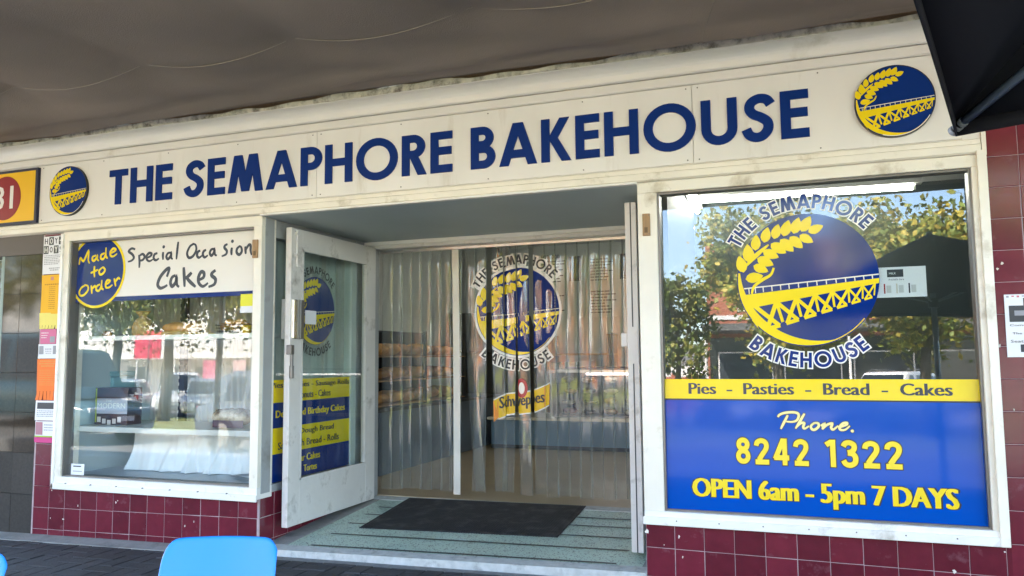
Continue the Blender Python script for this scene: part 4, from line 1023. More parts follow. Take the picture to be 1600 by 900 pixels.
make_chair('blue plastic cafe chair in front of the cake window base', (266, 837), (440, 836), .50, 'blue cafe chairs on the footpath')
make_chair('blue plastic cafe chair barely showing in the bottom corner', (-152, 858), (27, 861), .48, 'blue cafe chairs on the footpath')

# ---------------------------------------------------------------- neighbouring shop
nb = thing('neighbour_shop', 'neighbouring shop with dark polished stone pilaster and tall window', 'building', (-5.5, 0, 0))
M_gran = mat('polished_granite', (.040, .030, .022), .05, spec=.28, var=.25, vscale=60, rnd=.18)
M_gmat = mat('worn_granite', (.036, .032, .030), .6, spec=.2, var=.25, vscale=50, rnd=.15)
reroot(MB().box(-4.965, -4.563, .012, .3, -.35, 1.99).build('pilaster', M_dark), nb)
zs = [-.262, .043, .348, .647, .946, 1.244, 1.545, 1.845]
for j in range(7):
    for a, b in ((-4.965, -4.785), (-4.785, -4.564)):
        reroot(MB().box(a + .001, b - .001, -.002 + random.uniform(0, .0015), .014, zs[j] + .0012, zs[j + 1] - .0012).build('stone_slab', M_gran if j > 1 else M_gmat, bevel=.001), nb)
reroot(MB().box(-7.2, -4.563, -.004, .2, 1.846, 1.995).build('header', mat('brown_header', (.075, .055, .042), .5)), nb)
M_teal = mat('teal_frame', (.16, .22, .20), .4)
for bb in ((-5.0, -4.966, .0, .06, .05, 1.846), (-7.2, -5.0, .0, .06, .05, .10)): reroot(MB().box(*bb).build('frame_bar', M_teal, bevel=.003), nb)
reroot(MB().hexa([(-7.2, .022, .10), (-5.0, .022, .10), (-5.0, .028, .10), (-7.2, .028, .10), (-7.2, .058, 1.846), (-5.0, .058, 1.846), (-5.0, .064, 1.846), (-7.2, .064, 1.846)]).build('pane', G_win), nb)
reroot(MB().box(-7.2, -4.966, -.003, .2, -.4, .05).build('plinth', M_gmat), nb)
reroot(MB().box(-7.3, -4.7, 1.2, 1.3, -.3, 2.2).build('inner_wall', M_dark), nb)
ns = thing('number_sign', 'yellow shop sign with red circle and white number over neighbouring shop', 'sign', (-5, -.03, 2.08))
reroot(MB().box(-5.75, -4.592, -.052, -.022, 2.079, 2.508).build('board', mat('navy_border', (.012, .014, .045), .4), bevel=.002), ns)
n2 = fmap(-.0525)
def rectm(fm, a, b, c, d, nm, m, par, base=0.0): return rect(fm, a, b, c, d, nm, m, par, base)
rectm(n2, -5.73, -4.614, 2.100, 2.487, 'yellow_face', mat('amber_face', (.82, .47, .002), .35), ns)
reroot(prints(scaled(EDISC, -4.93, 2.292, .172), n2, 'red_circle', mat('dark_red', (.26, .008, .012), .35), None, .0008), ns)
tx('31', n2, (-5.035, -4.845, 2.205, 2.388), 'number', M_wvin, ns, base=.0016, bold=1, bx=.03)

# ---------------------------------------------------------------- posters on the tiles
def sheet(name, label, x0, x1, z0, z1, m, curl=.004, group=None, tabs=0):
    t = thing(name, label, 'poster', ((x0 + x1) / 2, -.010, (z0 + z1) / 2), 0, group)
    ph = random.uniform(0, 6); tl = random.uniform(-.012, .012)
    def f(u, v, d=0.0):
        x = x0 + (x1 - x0) * u + (z1 - z0) * (v - .5) * tl; z = z0 + (z1 - z0) * v
        return (x, -.0105 - curl * (.5 + .5 * math.sin(ph + 5 * u + 3 * v)) * (.3 + abs(u - .5) + .6 * abs(v - .5)) - d, z)
    v0 = .22 if tabs else 0
    reroot(MB().grid(lambda u, v: f(u, v0 + (1 - v0) * v), 8, 10).build('sheet', m, smooth=True), t)
    for k in range(tabs):
        a, b = k / tabs + .008, (k + 1) / tabs - .008; bend = random.uniform(0, .014); sk = random.uniform(-.02, .02)
        reroot(MB().grid(lambda u, v: tuple(Vector(f(a + (b - a) * u + sk * (1 - v), v0 * v)) + Vector((0, -bend * (1 - v) ** 2, 0))), 1, 4).build('tear_tab', m, smooth=True), t)
    return t, f
def pm(f): return lambda u, v, d: f(u, v, .0006 + d)
def lines(t, f, rows, m=M_char, nm='printed_text', seed=1):
    rnd = random.Random(seed); mb = MB()
    for (v, hgt, a, b) in rows:
        u = a
        while u < b:
            wd = rnd.uniform(.03, .09); e = min(u + wd, b); mb.poly([pm(f)(*q, .0) for q in ((u, v), (e, v), (e, v + hgt), (u, v + hgt))]); u = e + .02
    o = reroot(mb.build(nm, m), t); o['kind'] = 'stuff'
def blk(t, f, a, b, c, d, m, nm='printed_block', base=0.0005): reroot(MB().poly([pm(f)(*q, base) for q in ((a, c), (b, c), (b, d), (a, d))]).build(nm, m), t)
M_or = mat('orange_paper', (.80, .17, .02), .7); M_am = mat('amber_paper', (.80, .42, .01), .7); M_py = mat('pale_yellow_paper', (.78, .66, .16), .7); M_pk = mat('pink_paper', (.58, .13, .26), .6); M_mg = mat('magenta_paper', (.55, .03, .20), .6)
M_grey = mat('grey_print', (.30, .30, .32), .7); M_dk = mat('dark_print', (.04, .04, .05), .6)
t, f = sheet('poster', 'white HOY-HOY! poster at top of the tiled pier', -4.546, -4.334, 1.684, 1.972, M_paper)
for r_, row in enumerate(('HOY-', 'HOY!')):
    for k, ch in enumerate(row):
        a, b = .02 + .24 * k, .25 + .24 * k; c, d = .77 - .23 * r_, .98 - .23 * r_; inv_ = (k + r_) % 2 == 1
        if inv_: blk(t, f, a, b, c, d, M_ink)
        tx(ch, pm(f), (a + .05, b - .05, c + (.03 if ch != '-' else .09), d - (.03 if ch != '-' else .09)), 'lettering', M_wvin if inv_ else M_ink, t, base=.0012, bold=1, bx=.06)
lines(t, f, [(.48 - .045 * k, .022, .06, .92 - .1 * (k % 3)) for k in range(6)] + [(.14, .028, .3, .8), (.09, .028, .35, .75)], M_grey, seed=3)
t, f = sheet('poster', 'amber poster under the HOY-HOY! poster', -4.550, -4.334, 1.384, 1.678, M_am); lines(t, f, [(.74, .03, .15, .9)] + [(.68 - .05 * k, .018, .36, .66) for k in range(12)], mat('amber_print', (.45, .20, .01), .7), seed=5); blk(t, f, .44, .58, .86, .95, mat('seal_print', (.55, .25, .20), .7))
t, f = sheet('poster', 'fringe of pale yellow tear-off tabs below the amber poster', -4.556, -4.330, 1.272, 1.392, M_py, tabs=7)
t, f = sheet('poster', 'small pink flyer on the tiled pier', -4.540, -4.378, 1.160, 1.268, M_pk); blk(t, f, .62, .92, .08, .5, M_grey); lines(t, f, [(.72, .06, .08, .5), (.55, .05, .08, .45), (.40, .05, .08, .4)], M_wvin, seed=8)
t, f = sheet('poster', 'white notice between the pink flyer and the orange flyer', -4.555, -4.345, 1.050, 1.157, M_paper); lines(t, f, [(.62, .07, .34, .66), (.48, .05, .34, .64), (.34, .05, .36, .62)], M_grey, seed=9); blk(t, f, .04, .26, .30, .88, M_grey); blk(t, f, .72, .95, .30, .88, M_grey)
t, f = sheet('poster', 'orange flyer with tear-off tabs on the tiled pier', -4.556, -4.346, .742, 1.046, M_or, tabs=6); lines(t, f, [(.93, .035, .15, .85), (.87, .035, .10, .9), (.81, .035, .2, .8)] + [(.72 - .045 * k, .016, .12, .86) for k in range(9)], mat('orange_print', (.34, .06, .01), .7), seed=11)
t, f = sheet('poster', 'white flyer with dark photo strip under the orange flyer', -4.556, -4.340, .592, .738, M_paper); blk(t, f, .08, .92, .58, .90, M_dk); blk(t, f, .30, .42, .62, .86, mat('photo_brown', (.25, .16, .06), .6), base=.001); blk(t, f, .52, .66, .64, .84, M_grey, base=.001); lines(t, f, [(.46 - .09 * k, .04, .08, .88) for k in range(4)], M_grey, seed=12)
t, f = sheet('poster', 'white flyer with portrait photo and green stripe, lowest white one', -4.552, -4.338, .470, .586, M_paper); blk(t, f, .03, .36, .14, .95, mat('photo_pink', (.40, .18, .22), .6)); blk(t, f, 0, 1, .0, .09, mat('green_print', (.30, .45, .04), .6)); lines(t, f, [(.74, .07, .42, .95), (.58, .06, .42, .9), (.42, .06, .42, .93)], M_grey, seed=13)
t, f = sheet('poster', 'magenta strip flyer at the foot of the posters', -4.554, -4.336, .430, .468, M_mg)
t, f = sheet('poster', 'white event poster taped to the tiled pier beside phone window', 1.748, 1.965, 1.008, 1.306, M_paper)
blk(t, f, .08, .62, .56, .82, M_ink); blk(t, f, .18, .52, .66, .74, M_grey, base=.0012)
for k, (s, a, b, c) in enumerate((('Come join us for', .08, .95, .48), ('The night will run', .12, .95, .35), ('from 6', .42, .75, .29), ('Seats available', .08, .9, .23))): tx(s, pm(f), (a, b, c, c + .045), 'lettering', M_ink, t, base=.0008, bold=1)
blk(t, f, .36, .52, .80, .94, M_dk); blk(t, f, .40, .56, .80, .86, mat('purple_print', (.25, .08, .25), .6), base=.001); blk(t, f, .26, .40, .08, .20, M_dk)
for k in range(9): blk(t, f, .04 + .1 * k, .09 + .1 * k, .95 + .01 * (k % 2), .98, mat('red_speck', (.55, .15, .18), .7) if k % 3 else M_grey, 'printed_speck')

# ---------------------------------------------------------------- doormat
mb = MB()
mp_ = [(-2.095, .515), (-.672, .555), (-.700, 1.385), (-2.150, 1.365)]
def mf(u, v):
    a = Vector(mp_[0]).lerp(Vector(mp_[1]), u); b = Vector(mp_[3]).lerp(Vector(mp_[2]), u); q = a.lerp(b, v)
    return (q.x, q.y, zf(q.x, q.y) + .006 + .0045 * (1 if (.02 < u < .98 and .03 < v < .97) else 0) + (.0016 if round(u * 160) % 2 else 0))
mtn = reroot(MB().grid(mf, 160, 24).build('mat_pile', M_rubber, smooth=False), thing('doormat', 'black ribbed rubber doormat on the green porch floor', 'doormat', (-1.4, .95, zf(-1.4, .95))))
mtn.modifiers.new('t', 'SOLIDIFY').thickness = .006

# ---------------------------------------------------------------- cake window display
def cake_box(px0, px1, py0, py1, Y0, dep): 
    x0, z0 = at(px0, py1, Y0); x1, z1 = at(px1, py0, Y0); return x0, x1, Y0, Y0 + dep, z0, z1
SH1, SH2 = 1.207, .545
ds = thing('display_shelf', 'upper white display shelf in the cake window', 'shelf', (-3.4, .4, SH1)); reroot(MB().box(-4.32, -2.61, .11, .62, SH1 - .022, SH1).build('board', M_shelf, bevel=.002), ds)
reroot(MB().box(-4.32, -2.61, .105, .112, SH1 - .028, SH1 + .004).build('edge_strip', mat('bright_edge', (.8, .8, .76), .3)), ds)
ds = thing('display_shelf', 'lower white display shelf with drape hanging below it', 'shelf', (-3.4, .4, SH2)); reroot(MB().box(-4.32, -2.61, .11, .70, SH2 - .040, SH2).build('board', M_shelf, bevel=.003), ds)
xu = at(286, 600, .72)[0]
up = thing('shelf_upright', 'dark slotted shelving upright behind the drape', 'shelf upright', (xu, .72, .19)); reroot(MB().box(xu - .028, xu + .028, .70, .74, .19, 1.95).build('post', mat('navy_steel', (.012, .022, .045), .4)), up)
for k in range(30): reroot(MB().box(xu - .030, xu - .022, .697, .701, .22 + k * .055, .245 + k * .055).build('slot', M_shelf), up)
def pleats(x0, x1, z0, z1, y, amp, n, m, name, label, cat, gather=0.0, nz=14):
    t = thing(name, label, cat, ((x0 + x1) / 2, y, z0))
    rr_ = random.Random(5); phs = [rr_.uniform(0, 6.28) for _ in range(6)]
    def f(u, v):
        x = x0 + (x1 - x0) * u; a = amp * (.55 + .45 * math.sin(u * 9 + phs[0])) * (1 - gather * (v - .0) * .5)
        yy = y + a * math.sin(u * n * 6.283 + phs[1] + 1.2 * math.sin(v * 3 + u * 5)) + a * .5 * math.sin(u * n * 2.7 * 6.283 + phs[2] + v * 2)
        return (x + .015 * gather * math.sin(v * 4 + u * 20), yy - gather * .10 * (1 - v) ** 1.6, z0 + (z1 - z0) * v)
    o = reroot(MB().grid(f, int(n * 14), nz).build('cloth', m, smooth=True), t); return t
pleats(-4.32, -2.62, .20, 1.97, .86, .022, 16, M_curt, 'backing_curtain', 'grey pleated curtain at the back of the cake window', 'curtain')
pleats(-4.10, -2.63, .195, SH2 - .035, .50, .040, 7, M_cloth, 'white_drape', 'white cloth draped in folds under the lower display shelf', 'drape', gather=1.0)
pleats(-2.62, -2.60, .2, .2, .5, .001, 1, M_cloth, 'x', 'x', 'x') if False else None
# pale side curtain seen through the porch side window
tcur = thing('side_curtain', 'pale curtain hanging behind the porch side window', 'curtain', (-2.64, .6, .2))
reroot(MB().grid(lambda u, v: (-2.642 + .010 * math.sin(u * 60 + math.sin(v * 3)), .10 + 1.06 * u, .19 + 1.68 * v), 120, 6).build('cloth', M_wcurt, smooth=True), tcur)
# goods
x0, x1, y0, y1, z0, z1 = cake_box(147, 200, 606, 664, .24, .10)
bxm = thing('cake_box', 'brown and white boxed cake stand on the lower shelf', 'box', ((x0 + x1) / 2, y0, SH2))
reroot(MB().box(x0, x1, y0, y0 + .14, SH2 + .002, z1).build('carton', mat('plum_card', (.045, .022, .035), .4), bevel=.003), bxm); fb = fmap(y0 - .001)
rect(fb, x0, x1, SH2 + .085, SH2 + .20, 'white_band', mat('lilac_card', (.42, .42, .50), .4), bxm, .0); rect(fb, x0 + .006, x0 + .022, SH2 + .02, z1 - .005, 'green_edge', mat('lime_card', (.35, .40, .04), .5), bxm, .0006)
tx('MODERN', fb, (x0 + .03, x1 - .02, SH2 + .125, SH2 + .165), 'lettering', M_wvin, bxm, base=.0012, bold=1); tx('THE', fb, (x0 + .11, x0 + .17, SH2 + .172, SH2 + .190), 'lettering', M_wvin, bxm, base=.0012)
for k in range(5): 
    px_ = x0 + .03 + k * .05; rect(fb, px_, px_ + .035, SH2 + .012 + .01 * math.sin(k * 1.4 + 2), SH2 + .05 + .012 * math.sin(k * 1.4 + 2), 'swirl_print', mat('cream_card', (.6, .55, .55), .5), bxm, .0006)
# pale blue tub and dark crate below
xa, xb = at(112, 700, .42)[0], at(160, 700, .42)[0]
tub = thing('storage_tub', 'pale blue plastic storage tub under the lower shelf', 'tub', ((xa + xb) / 2, .55, .19))
M_tub = mat('pale_blue_plastic', (.22, .42, .48), .35)
reroot(MB().hexa([(xa + .02, .40, .192), (xb - .02, .40, .192), (xb - .02, .70, .192), (xa + .02, .70, .192), (xa, .38, .46), (xb, .38, .46), (xb, .72, .46), (xa, .72, .46)]).build('bin', M_tub, bevel=.01), tub); reroot(MB().box(xa - .012, xb + .012, .368, .732, .455, .480).build('lid', M_tub, bevel=.006), tub)
xc, xd = at(164, 700, .55)[0], at(182, 700, .55)[0]
bk = thing('folder_rack', 'dark upright folders beside the pale blue tub', 'folder rack', (xc, .6, .19))
for k in range(4): reroot(MB().box(xc + k * .035, xc + .028 + k * .035, .50, .72, .192, .42 + .02 * (k % 2)).build('folder', mat('navy_folder', (.012, .022, .05), .4) if k % 2 else M_pale, bevel=.002), bk)
xa2, xb2 = at(106, 640, .5)[0], at(170, 600, .5)[0]
tb2 = thing('upper_tub', 'stacked pale blue cake tub on the lower shelf at window edge', 'tub', ((xa2 + xb2) / 2, .6, SH2))
reroot(MB().box(max(xa2, -4.31), xb2, .45, .68, SH2 + .002, SH2 + .36).build('bin', M_tub, bevel=.012), tb2); reroot(MB().box(max(xa2, -4.318), xb2 + .01, .44, .69, SH2 + .36, SH2 + .40).build('lid', M_tub, bevel=.008), tb2)
# hessian bag
xb_, zb_ = at(223, 521, .36); hb = thing('hessian_bag', 'brown hessian flour bag tied at its neck on the upper shelf', 'bag', (xb_, .36, SH1))
prof = [(.0, 0), (.070, .004), (.082, .03), (.086, .07), (.078, .11), (.055, .138), (.030, .152), (.026, .162), (.040, .180), (.052, .200), (.040, .198), (.0, .170)]
bgm = MB(); n = 22
for i, (r, z) in enumerate(prof):
    for k in range(n):
        a = 2 * math.pi * k / n; w_ = 1 + .06 * math.sin(5 * a + i) + (.25 * math.sin(4 * a) if i > 7 else 0); bgm.v.append((xb_ + r * w_ * math.cos(a), .36 + r * w_ * .8 * math.sin(a), SH1 + z))
for i in range(len(prof) - 1):
    for k in range(n): a, d = i * n + k, i * n + (k + 1) % n; bgm.f.append((a, d, d + n, a + n))
reroot(bgm.build('sack', mat('hessian', (.52, .34, .16), .95, var=.2, vscale=40, bump=.6, bscale=260), smooth=True), hb); reroot(MB().tube([(xb_ + .030 * math.cos(a * .5), .36 + .026 * math.sin(a * .5), SH1 + .157) for a in range(14)], .004, 6).build('tie', M_timber), hb)
# loaf with wheat sheaf
def loaf(name, label, cx, cy, cz, lx, ly, lz, m, parent=None, rz=0.0, slashes=4, cat='bread'):
    t = parent or thing(name, label, cat, (cx, cy, cz)); mb = MB()
    def f(u, v):
        a = 2 * math.pi * u; ph = math.pi * (v - .5); ct = max(0.0, math.cos(ph)) ** .7; s = math.sin(ph)
        z = (s + 1) / 2; bump = 1 + .06 * math.sin(slashes * 3.14 * (math.cos(a) * ct + 1)) * (z > .5)
        x, y = lx / 2 * ct * math.cos(a) * (1 if abs(math.cos(a)) < .98 else 1), ly / 2 * ct * math.sin(a); return (cx + x * math.cos(rz) - y * math.sin(rz), cy + x * math.sin(rz) + y * math.cos(rz), cz + lz * (z ** .8) * bump)
    o = mb.grid(f, 24, 10).build('crust', m, smooth=True); reroot(o, t); return t
M_crust = mat('bread_crust', (.58, .30, .10), .7, var=.35, vscale=14, dirt=(.55, .42, .26), dirt_amt=.35, dscale=7, bump=.3)
M_crust2 = mat('dark_crust', (.32, .15, .055), .7, var=.35, vscale=16, bump=.3); M_straw = mat('straw', (.66, .46, .17), .8, var=.2)
lx0, lx1 = at(256, 515, .36)[0], at(318, 515, .36)[0]
lf = loaf('display_loaf', 'crusty long loaf with a wheat sheaf on the upper shelf', (lx0 + lx1) / 2, .36, SH1 + .012, lx1 - lx0, .16, .095, M_crust)
for k in range(40):
    a = random.uniform(-.06, .06); mb = MB().tube([(lx0 - .03 + .01 * (k % 5), .27 + a * .3, SH1 + .006 + random.uniform(0, .02)), ((lx0 + lx1) / 2, .26 + a * .5, SH1 + .010 + random.uniform(0, .03)), (lx1 + .10 + random.uniform(-.06, .06), .26 + a, SH1 + .006 + random.uniform(0, .012))], .0022, 4)
    reroot(mb.build('wheat_stalk', M_straw), lf)
bn = at(168, 521, .33)[0]; loaf('bun', 'small brown bun on the upper shelf near the tiled pier', bn, .33, SH1 + .001, .07, .07, .05, M_crust2)
bn = at(192, 521, .33)[0]
bx_a, bx_b = at(346, 519, .30)[0], at(388, 519, .30)[0]
bas = thing('bread_basket', 'wire basket of small breads on the upper shelf near the door', 'basket', ((bx_a + bx_b) / 2, .35, SH1))
for k in range(4):
    z = SH1 + .006 + .022 * k; e = .004 * k; reroot(MB().tube([(bx_a - e, .26 - e, z), (bx_b + e, .26 - e, z), (bx_b + e, .42 + e, z), (bx_a - e, .42 + e, z), (bx_a - e, .26 - e, z)], .0025, 5).build('wire', M_dark), bas)
for k in range(14): x = bx_a + (bx_b - bx_a) * k / 13; reroot(MB().tube([(x, .26, SH1 + .004), (x, .247, SH1 + .078)], .0018, 4).build('wire', M_dark), bas)
for k in range(9): loaf('roll', '', bx_a + .03 + (bx_b - bx_a - .06) * (k % 5) / 4, .30 + .07 * (k // 5), SH1 + .03 + .03 * (k % 2), .075, .06, .055, M_crust if k % 2 else mat('golden_roll', (.50, .26, .06), .6, var=.3, vscale=20), parent=bas)
cpx = at(385, 521, .22)[0]; cup = thing('yellow_cup', 'yellow cup beside the wire bread basket', 'cup', (cpx, .22, SH1)); reroot(MB().lathe([(0, .001), (.024, .001), (.032, .03), (.036, .062), (.033, .062), (.028, .03), (.0, .01)], (cpx, .22, SH1), 20).build('bowl', mat('yellow_ceramic', (.70, .45, .02), .3), smooth=True), cup)
pk0, pk1 = at(328, 660, .30)[0], at(389, 660, .30)[0]
pk = thing('wrapped_loaf', 'brown wrapped bread pack lying on the lower shelf', 'bread', ((pk0 + pk1) / 2, .34, SH2)); loaf('', '', (pk0 + pk1) / 2, .34, SH2 + .002, pk1 - pk0, .20, .13, mat('bread_wrap', (.52, .44, .34), .25, var=.5, vscale=9, dirt=(.10, .05, .03), dirt_amt=.5, dscale=8, bump=.5, bscale=30), parent=pk, slashes=6)
reroot(MB().box(pk0 + .08, pk1, .235, .24, SH2 + .004, SH2 + .055).build('label_band', mat('plum_band', (.075, .04, .075), .4)), pk)
tr = thing('paper_stack', 'loose papers and tray lying in the cake window corner', 'papers', (-2.85, .4, .19))
for k in range(5): 
    c = Vector((-2.84 + random.uniform(-.05, .05), .32 + .05 * k, .194 + .004 * k)); a = random.uniform(-.5, .5); q = [(c.x + math.cos(a) * sx * .16 - math.sin(a) * sy * .09, c.y + math.sin(a) * sx * .16 + math.cos(a) * sy * .09, c.z + .012 * (sx * sy > 0)) for sx, sy in ((-1, -1), (1, -1), (1, 1), (-1, 1))]
    o = reroot(MB().poly(q).build('sheet', M_paper if k % 2 else mat('grey_card', (.25, .27, .3), .5)), tr); o.modifiers.new('t', 'SOLIDIFY').thickness = .001
st = thing('glass_label', 'small white label stuck in the bottom corner of cake window', 'label', (-4.2, .03, .25)); a, z = at(112, 741, .01); b, zz = at(133, 725, .01); rect(wmap, a, b, z, zz, 'sheet', M_paper, st, .0); rect(wmap, a + .02, b - .03, zz - .022, zz - .014, 'printed_line', M_ink, st, .0006); rect(wmap, a + .018, b - .02, z + .022, z + .028, 'printed_line', M_grey, st, .0006)
st = thing('price_card', 'yellow and white card hanging below the banner', 'card', (-2.68, .06, 1.4)); a, z = at(376, 489, .032); b, zz = at(396, 459, .032); rect(wmap, a, b, z, zz, 'sheet', M_paper, st, .0); rect(wmap, a, b, z + .045, zz, 'yellow_print', mat('bright_yellow', (.72, .68, .02), .5), st, .0006)

ORD = 'first second third fourth fifth sixth seventh eighth ninth'.split()
# ---------------------------------------------------------------- shop interior
M_cblue = mat('blue_laminate', (.16, .27, .40), .4, var=.06, vscale=4); M_ctop = mat('counter_top', (.70, .67, .58), .3)
ct = thing('shop_counter', 'low blue fronted shop counter across the back of the shop', 'counter', (-1, 4.9, -.076))
reroot(MB().box(-2.78, 2.6, 4.74, 5.5, -.074, .27).build('front', M_cblue), ct); reroot(MB().box(-2.82, 2.6, 4.69, 5.55, .27, .305).build('top', M_ctop, bevel=.004), ct); reroot(MB().box(-2.78, 2.6, 4.738, 4.742, -.074, -.03).build('kick_board', M_dark), ct)
cab = thing('cake_cabinet', 'glass cake display cabinet with pink lit shelves on the counter', 'display cabinet', (-.6, 5.1, .305))
reroot(MB().box(-2.02, 2.3, 5.42, 5.50, .306, .90).build('back', M_dark), cab); reroot(MB().box(-2.02, 2.3, 4.86, 5.42, .306, .325).build('base', M_dsteel), cab)
for k, z in enumerate((.44, .57, .70)): reroot(MB().box(-2.0, 2.28, 4.90, 5.40, z, z + .008).build('shelf', G_cab), cab)
reroot(MB().box(-2.03, 2.3, 4.80, 4.806, .315, .84).build('front_glass', G_cab), cab); reroot(MB().box(-2.05, 2.32, 4.80, 5.5, .84, .87).build('top', M_steel), cab); reroot(MB().box(-2.04, -2.01, 4.80, 5.5, .306, .84).build('end_frame', M_steel), cab)
reroot(MB().tube([(-1.60, 4.87, .822), (2.2, 4.87, .822)], .011, 8).build('lamp', mat('cabinet_lamp', (1, .82, .80), .5, emit=.9)), cab)
cols = [mat('pink_icing', (.60, .20, .22), .5), mat('cream_icing', (.70, .62, .48), .5), mat('choc_icing', (.06, .03, .02), .4), M_crust]
for k, z in enumerate((.326, .449, .579, .709)):
    for i in range(6):
        x = -1.88 + .27 * i + random.uniform(-.03, .03); kc = random.randrange(4); c = loaf('cake', 'small cake in the cabinet', x, 5.05 + random.uniform(-.08, .08), z, random.uniform(.14, .2), .15, random.uniform(.05, .085), cols[kc], cat='cake')
        c['group'] = 'cakes in the display cabinet'; c['label'] = '%s, %s from the cabinet end on the %s shelf' % (('pink iced cake', 'cream iced cake', 'chocolate cake', 'brown pastry')[kc], ORD[i], ('bottom', 'second', 'third', 'top')[k])
sc2 = thing('side_counter', 'grey blue counter along the side wall by the doorway', 'counter', (-3.2, 3.4, -.076))
reroot(MB().box(-3.58, -2.93, 2.25, 5.4, -.074, .52).build('front', mat('dark_laminate', (.12, .15, .19), .35)), sc2); reroot(MB().box(-3.6, -2.90, 2.20, 5.45, .52, .55).build('top', M_dark), sc2)
rk = thing('bread_rack', 'dark bread rack stacked with brown loaves on the side counter', 'rack', (-3.2, 3.4, .55))
for y in (2.3, 3.35, 4.4): reroot(MB().box(-3.02, -2.99, y, y + .03, .55, 1.32).build('upright', M_dark), rk); reroot(MB().box(-3.56, -3.53, y, y + .03, .55, 1.32).build('upright', M_dark), rk)
for z in (.56, .80, 1.04): reroot(MB().box(-3.56, -2.99, 2.3, 4.43, z, z + .012).build('shelf', M_timber), rk)
reroot(MB().box(-3.58, -3.565, 2.3, 4.43, .55, 1.34).build('back_board', M_dark), rk)
for z in (.573, .813, 1.053):
    for i in range(9): c = loaf('loaf', 'brown loaf on the bread rack', -3.2 + random.uniform(-.05, .05), 2.42 + .235 * i, z, .34, .19, random.uniform(.10, .14), random.choice((M_crust, M_crust2, M_crust)), cat='bread'); c['group'] = 'loaves on the bread rack'; c['label'] = '%s brown loaf from the doorway on the %s shelf of the bread rack' % (ORD[i], {.573: 'bottom', .813: 'middle', 1.053: 'top'}[z])
ov = thing('oven_hood', 'dark pie oven with sloping hood behind the bread rack', 'oven', (-3.0, 5.9, .55))
reroot(MB().hexa([(-3.56, 5.0, 1.1), (-2.6, 5.0, 1.1), (-2.6, 6.2, 1.1), (-3.56, 6.2, 1.1), (-3.56, 5.2, 1.62), (-2.75, 5.2, 1.62), (-2.75, 6.2, 1.62), (-3.56, 6.2, 1.62)]).build('hood', M_dark, bevel=.01), ov); reroot(MB().box(-3.56, -2.7, 5.6, 6.3, -.07, 1.1).build('oven_body', M_dsteel), ov); reroot(MB().tube([(-3.0, 5.8, 1.6), (-3.0, 5.8, 2.75)], .09, 14).build('flue', M_dsteel), ov)
ps = thing('pantry_shelf', 'timber shelf rack with boxes behind the counter', 'shelf', (-2.4, 6.9, -.07))
for x in (-2.66, -1.75): reroot(MB().box(x, x + .05, 6.6, 7.1, -.07, 1.35).build('upright', M_timber), ps)
for z in (.35, .70, 1.05): reroot(MB().box(-2.66, -1.70, 6.6, 7.1, z, z + .03).build('board', mat('pine', (.46, .32, .14), .6, var=.15)), ps)
for i in range(8): reroot(MB().box(-2.58 + .21 * (i % 4), -2.42 + .21 * (i % 4), 6.62, 6.9, (.381, .731)[i // 4], (.381, .731)[i // 4] + random.uniform(.14, .24)).build('carton', mat('green_carton', (.16, .24, .13), .6) if i % 3 else M_paper), ps)
# menu boards
wx = {}
for k, (xa, xb) in enumerate(((-2.95, -2.20), (-2.17, -1.42), (-1.39, -.64), (-.61, .15))):
    mbd = thing('menu_board', ('menu board headed HOT FOOD', 'menu board next to the HOT FOOD board', 'menu board headed SWEET TREATS', 'menu board half hidden by the open door')[k], 'menu board', ((xa + xb) / 2, 7.19, 1.7))
    reroot(MB().box(xa, xb, 7.16, 7.195, 1.62, 2.66).build('panel', mat('menu_panel', (.60, .66, .63), .4)), mbd); fm = fmap(7.158)
    if k in (0, 2): tx(('HOT FOOD', '', 'SWEET TREATS')[k], fm, (xa + .06, xa + .36, 2.54, 2.60), 'lettering', M_ink, mbd, base=.002, bold=1)
    rect(fm, xb - .24, xb - .06, 2.18, 2.56, 'dark_photo', M_dk, mbd, .002)
    if k == 2: tx('CREAM CAKES', fm, (xa + .06, xa + .33, 2.02, 2.07), 'lettering', M_ink, mbd, base=.002, bold=1)
    rl_ = random.Random(k); mb = MB()
    for r_ in range(16):
        z = 2.49 - .045 * r_ - (.13 if r_ > 7 else 0); a = xa + .06
        while a < xa + rl_.uniform(.25, .42): b = a + rl_.uniform(.03, .08); mb.poly([fm(*q, .002) for q in ((a, z), (b, z), (b, z + .016), (a, z + .016))]); a = b + .012
    o = reroot(mb.build('printed_text', M_dk), mbd); o['kind'] = 'stuff'
# fluorescent battens
def batten(label, p, q):
    p = Vector(p); q = Vector(q); d = (q - p).normalized(); t = thing('fluorescent_light', label, 'light', tuple((p + q) / 2)); s = d.cross(Vector((0, 0, 1))) * .035
    a, b = p - d * .05, q + d * .05; z0 = Vector((0, 0, .022)); z1 = Vector((0, 0, .07))
    reroot(MB().hexa([a - s + z0, b - s + z0, b + s + z0, a + s + z0, a - s + z1, b - s + z1, b + s + z1, a + s + z1]).build('batten', M_shelf), t); reroot(MB().tube([p, q], .014, 10).build('tube', M_tube, smooth=True), t)
    for e in (p - d * .015, q): reroot(MB().tube([e, e + d * .015], .017, 10).build('end_cap', M_shelf), t)
batten('long fluorescent tube on the ceiling inside the phone window', (.205, .95, 2.058), (1.51, .95, 2.044))
xa, ya = atz(1045, 305, 2.05); xb, yb = atz(1062, 347, 2.05)
batten('short fluorescent tube running back inside the phone window', (max(xa, .2), ya, 2.06), (max(xb, .17), min(yb, 1.35), 2.06))
batten('fluorescent tube on the shop ceiling above the counter', (-2.2, 3.6, 2.66), (-.9, 3.6, 2.66))
batten('fluorescent tube on the shop ceiling near the back wall', (-.4, 5.8, 2.66), (1.0, 5.8, 2.66))
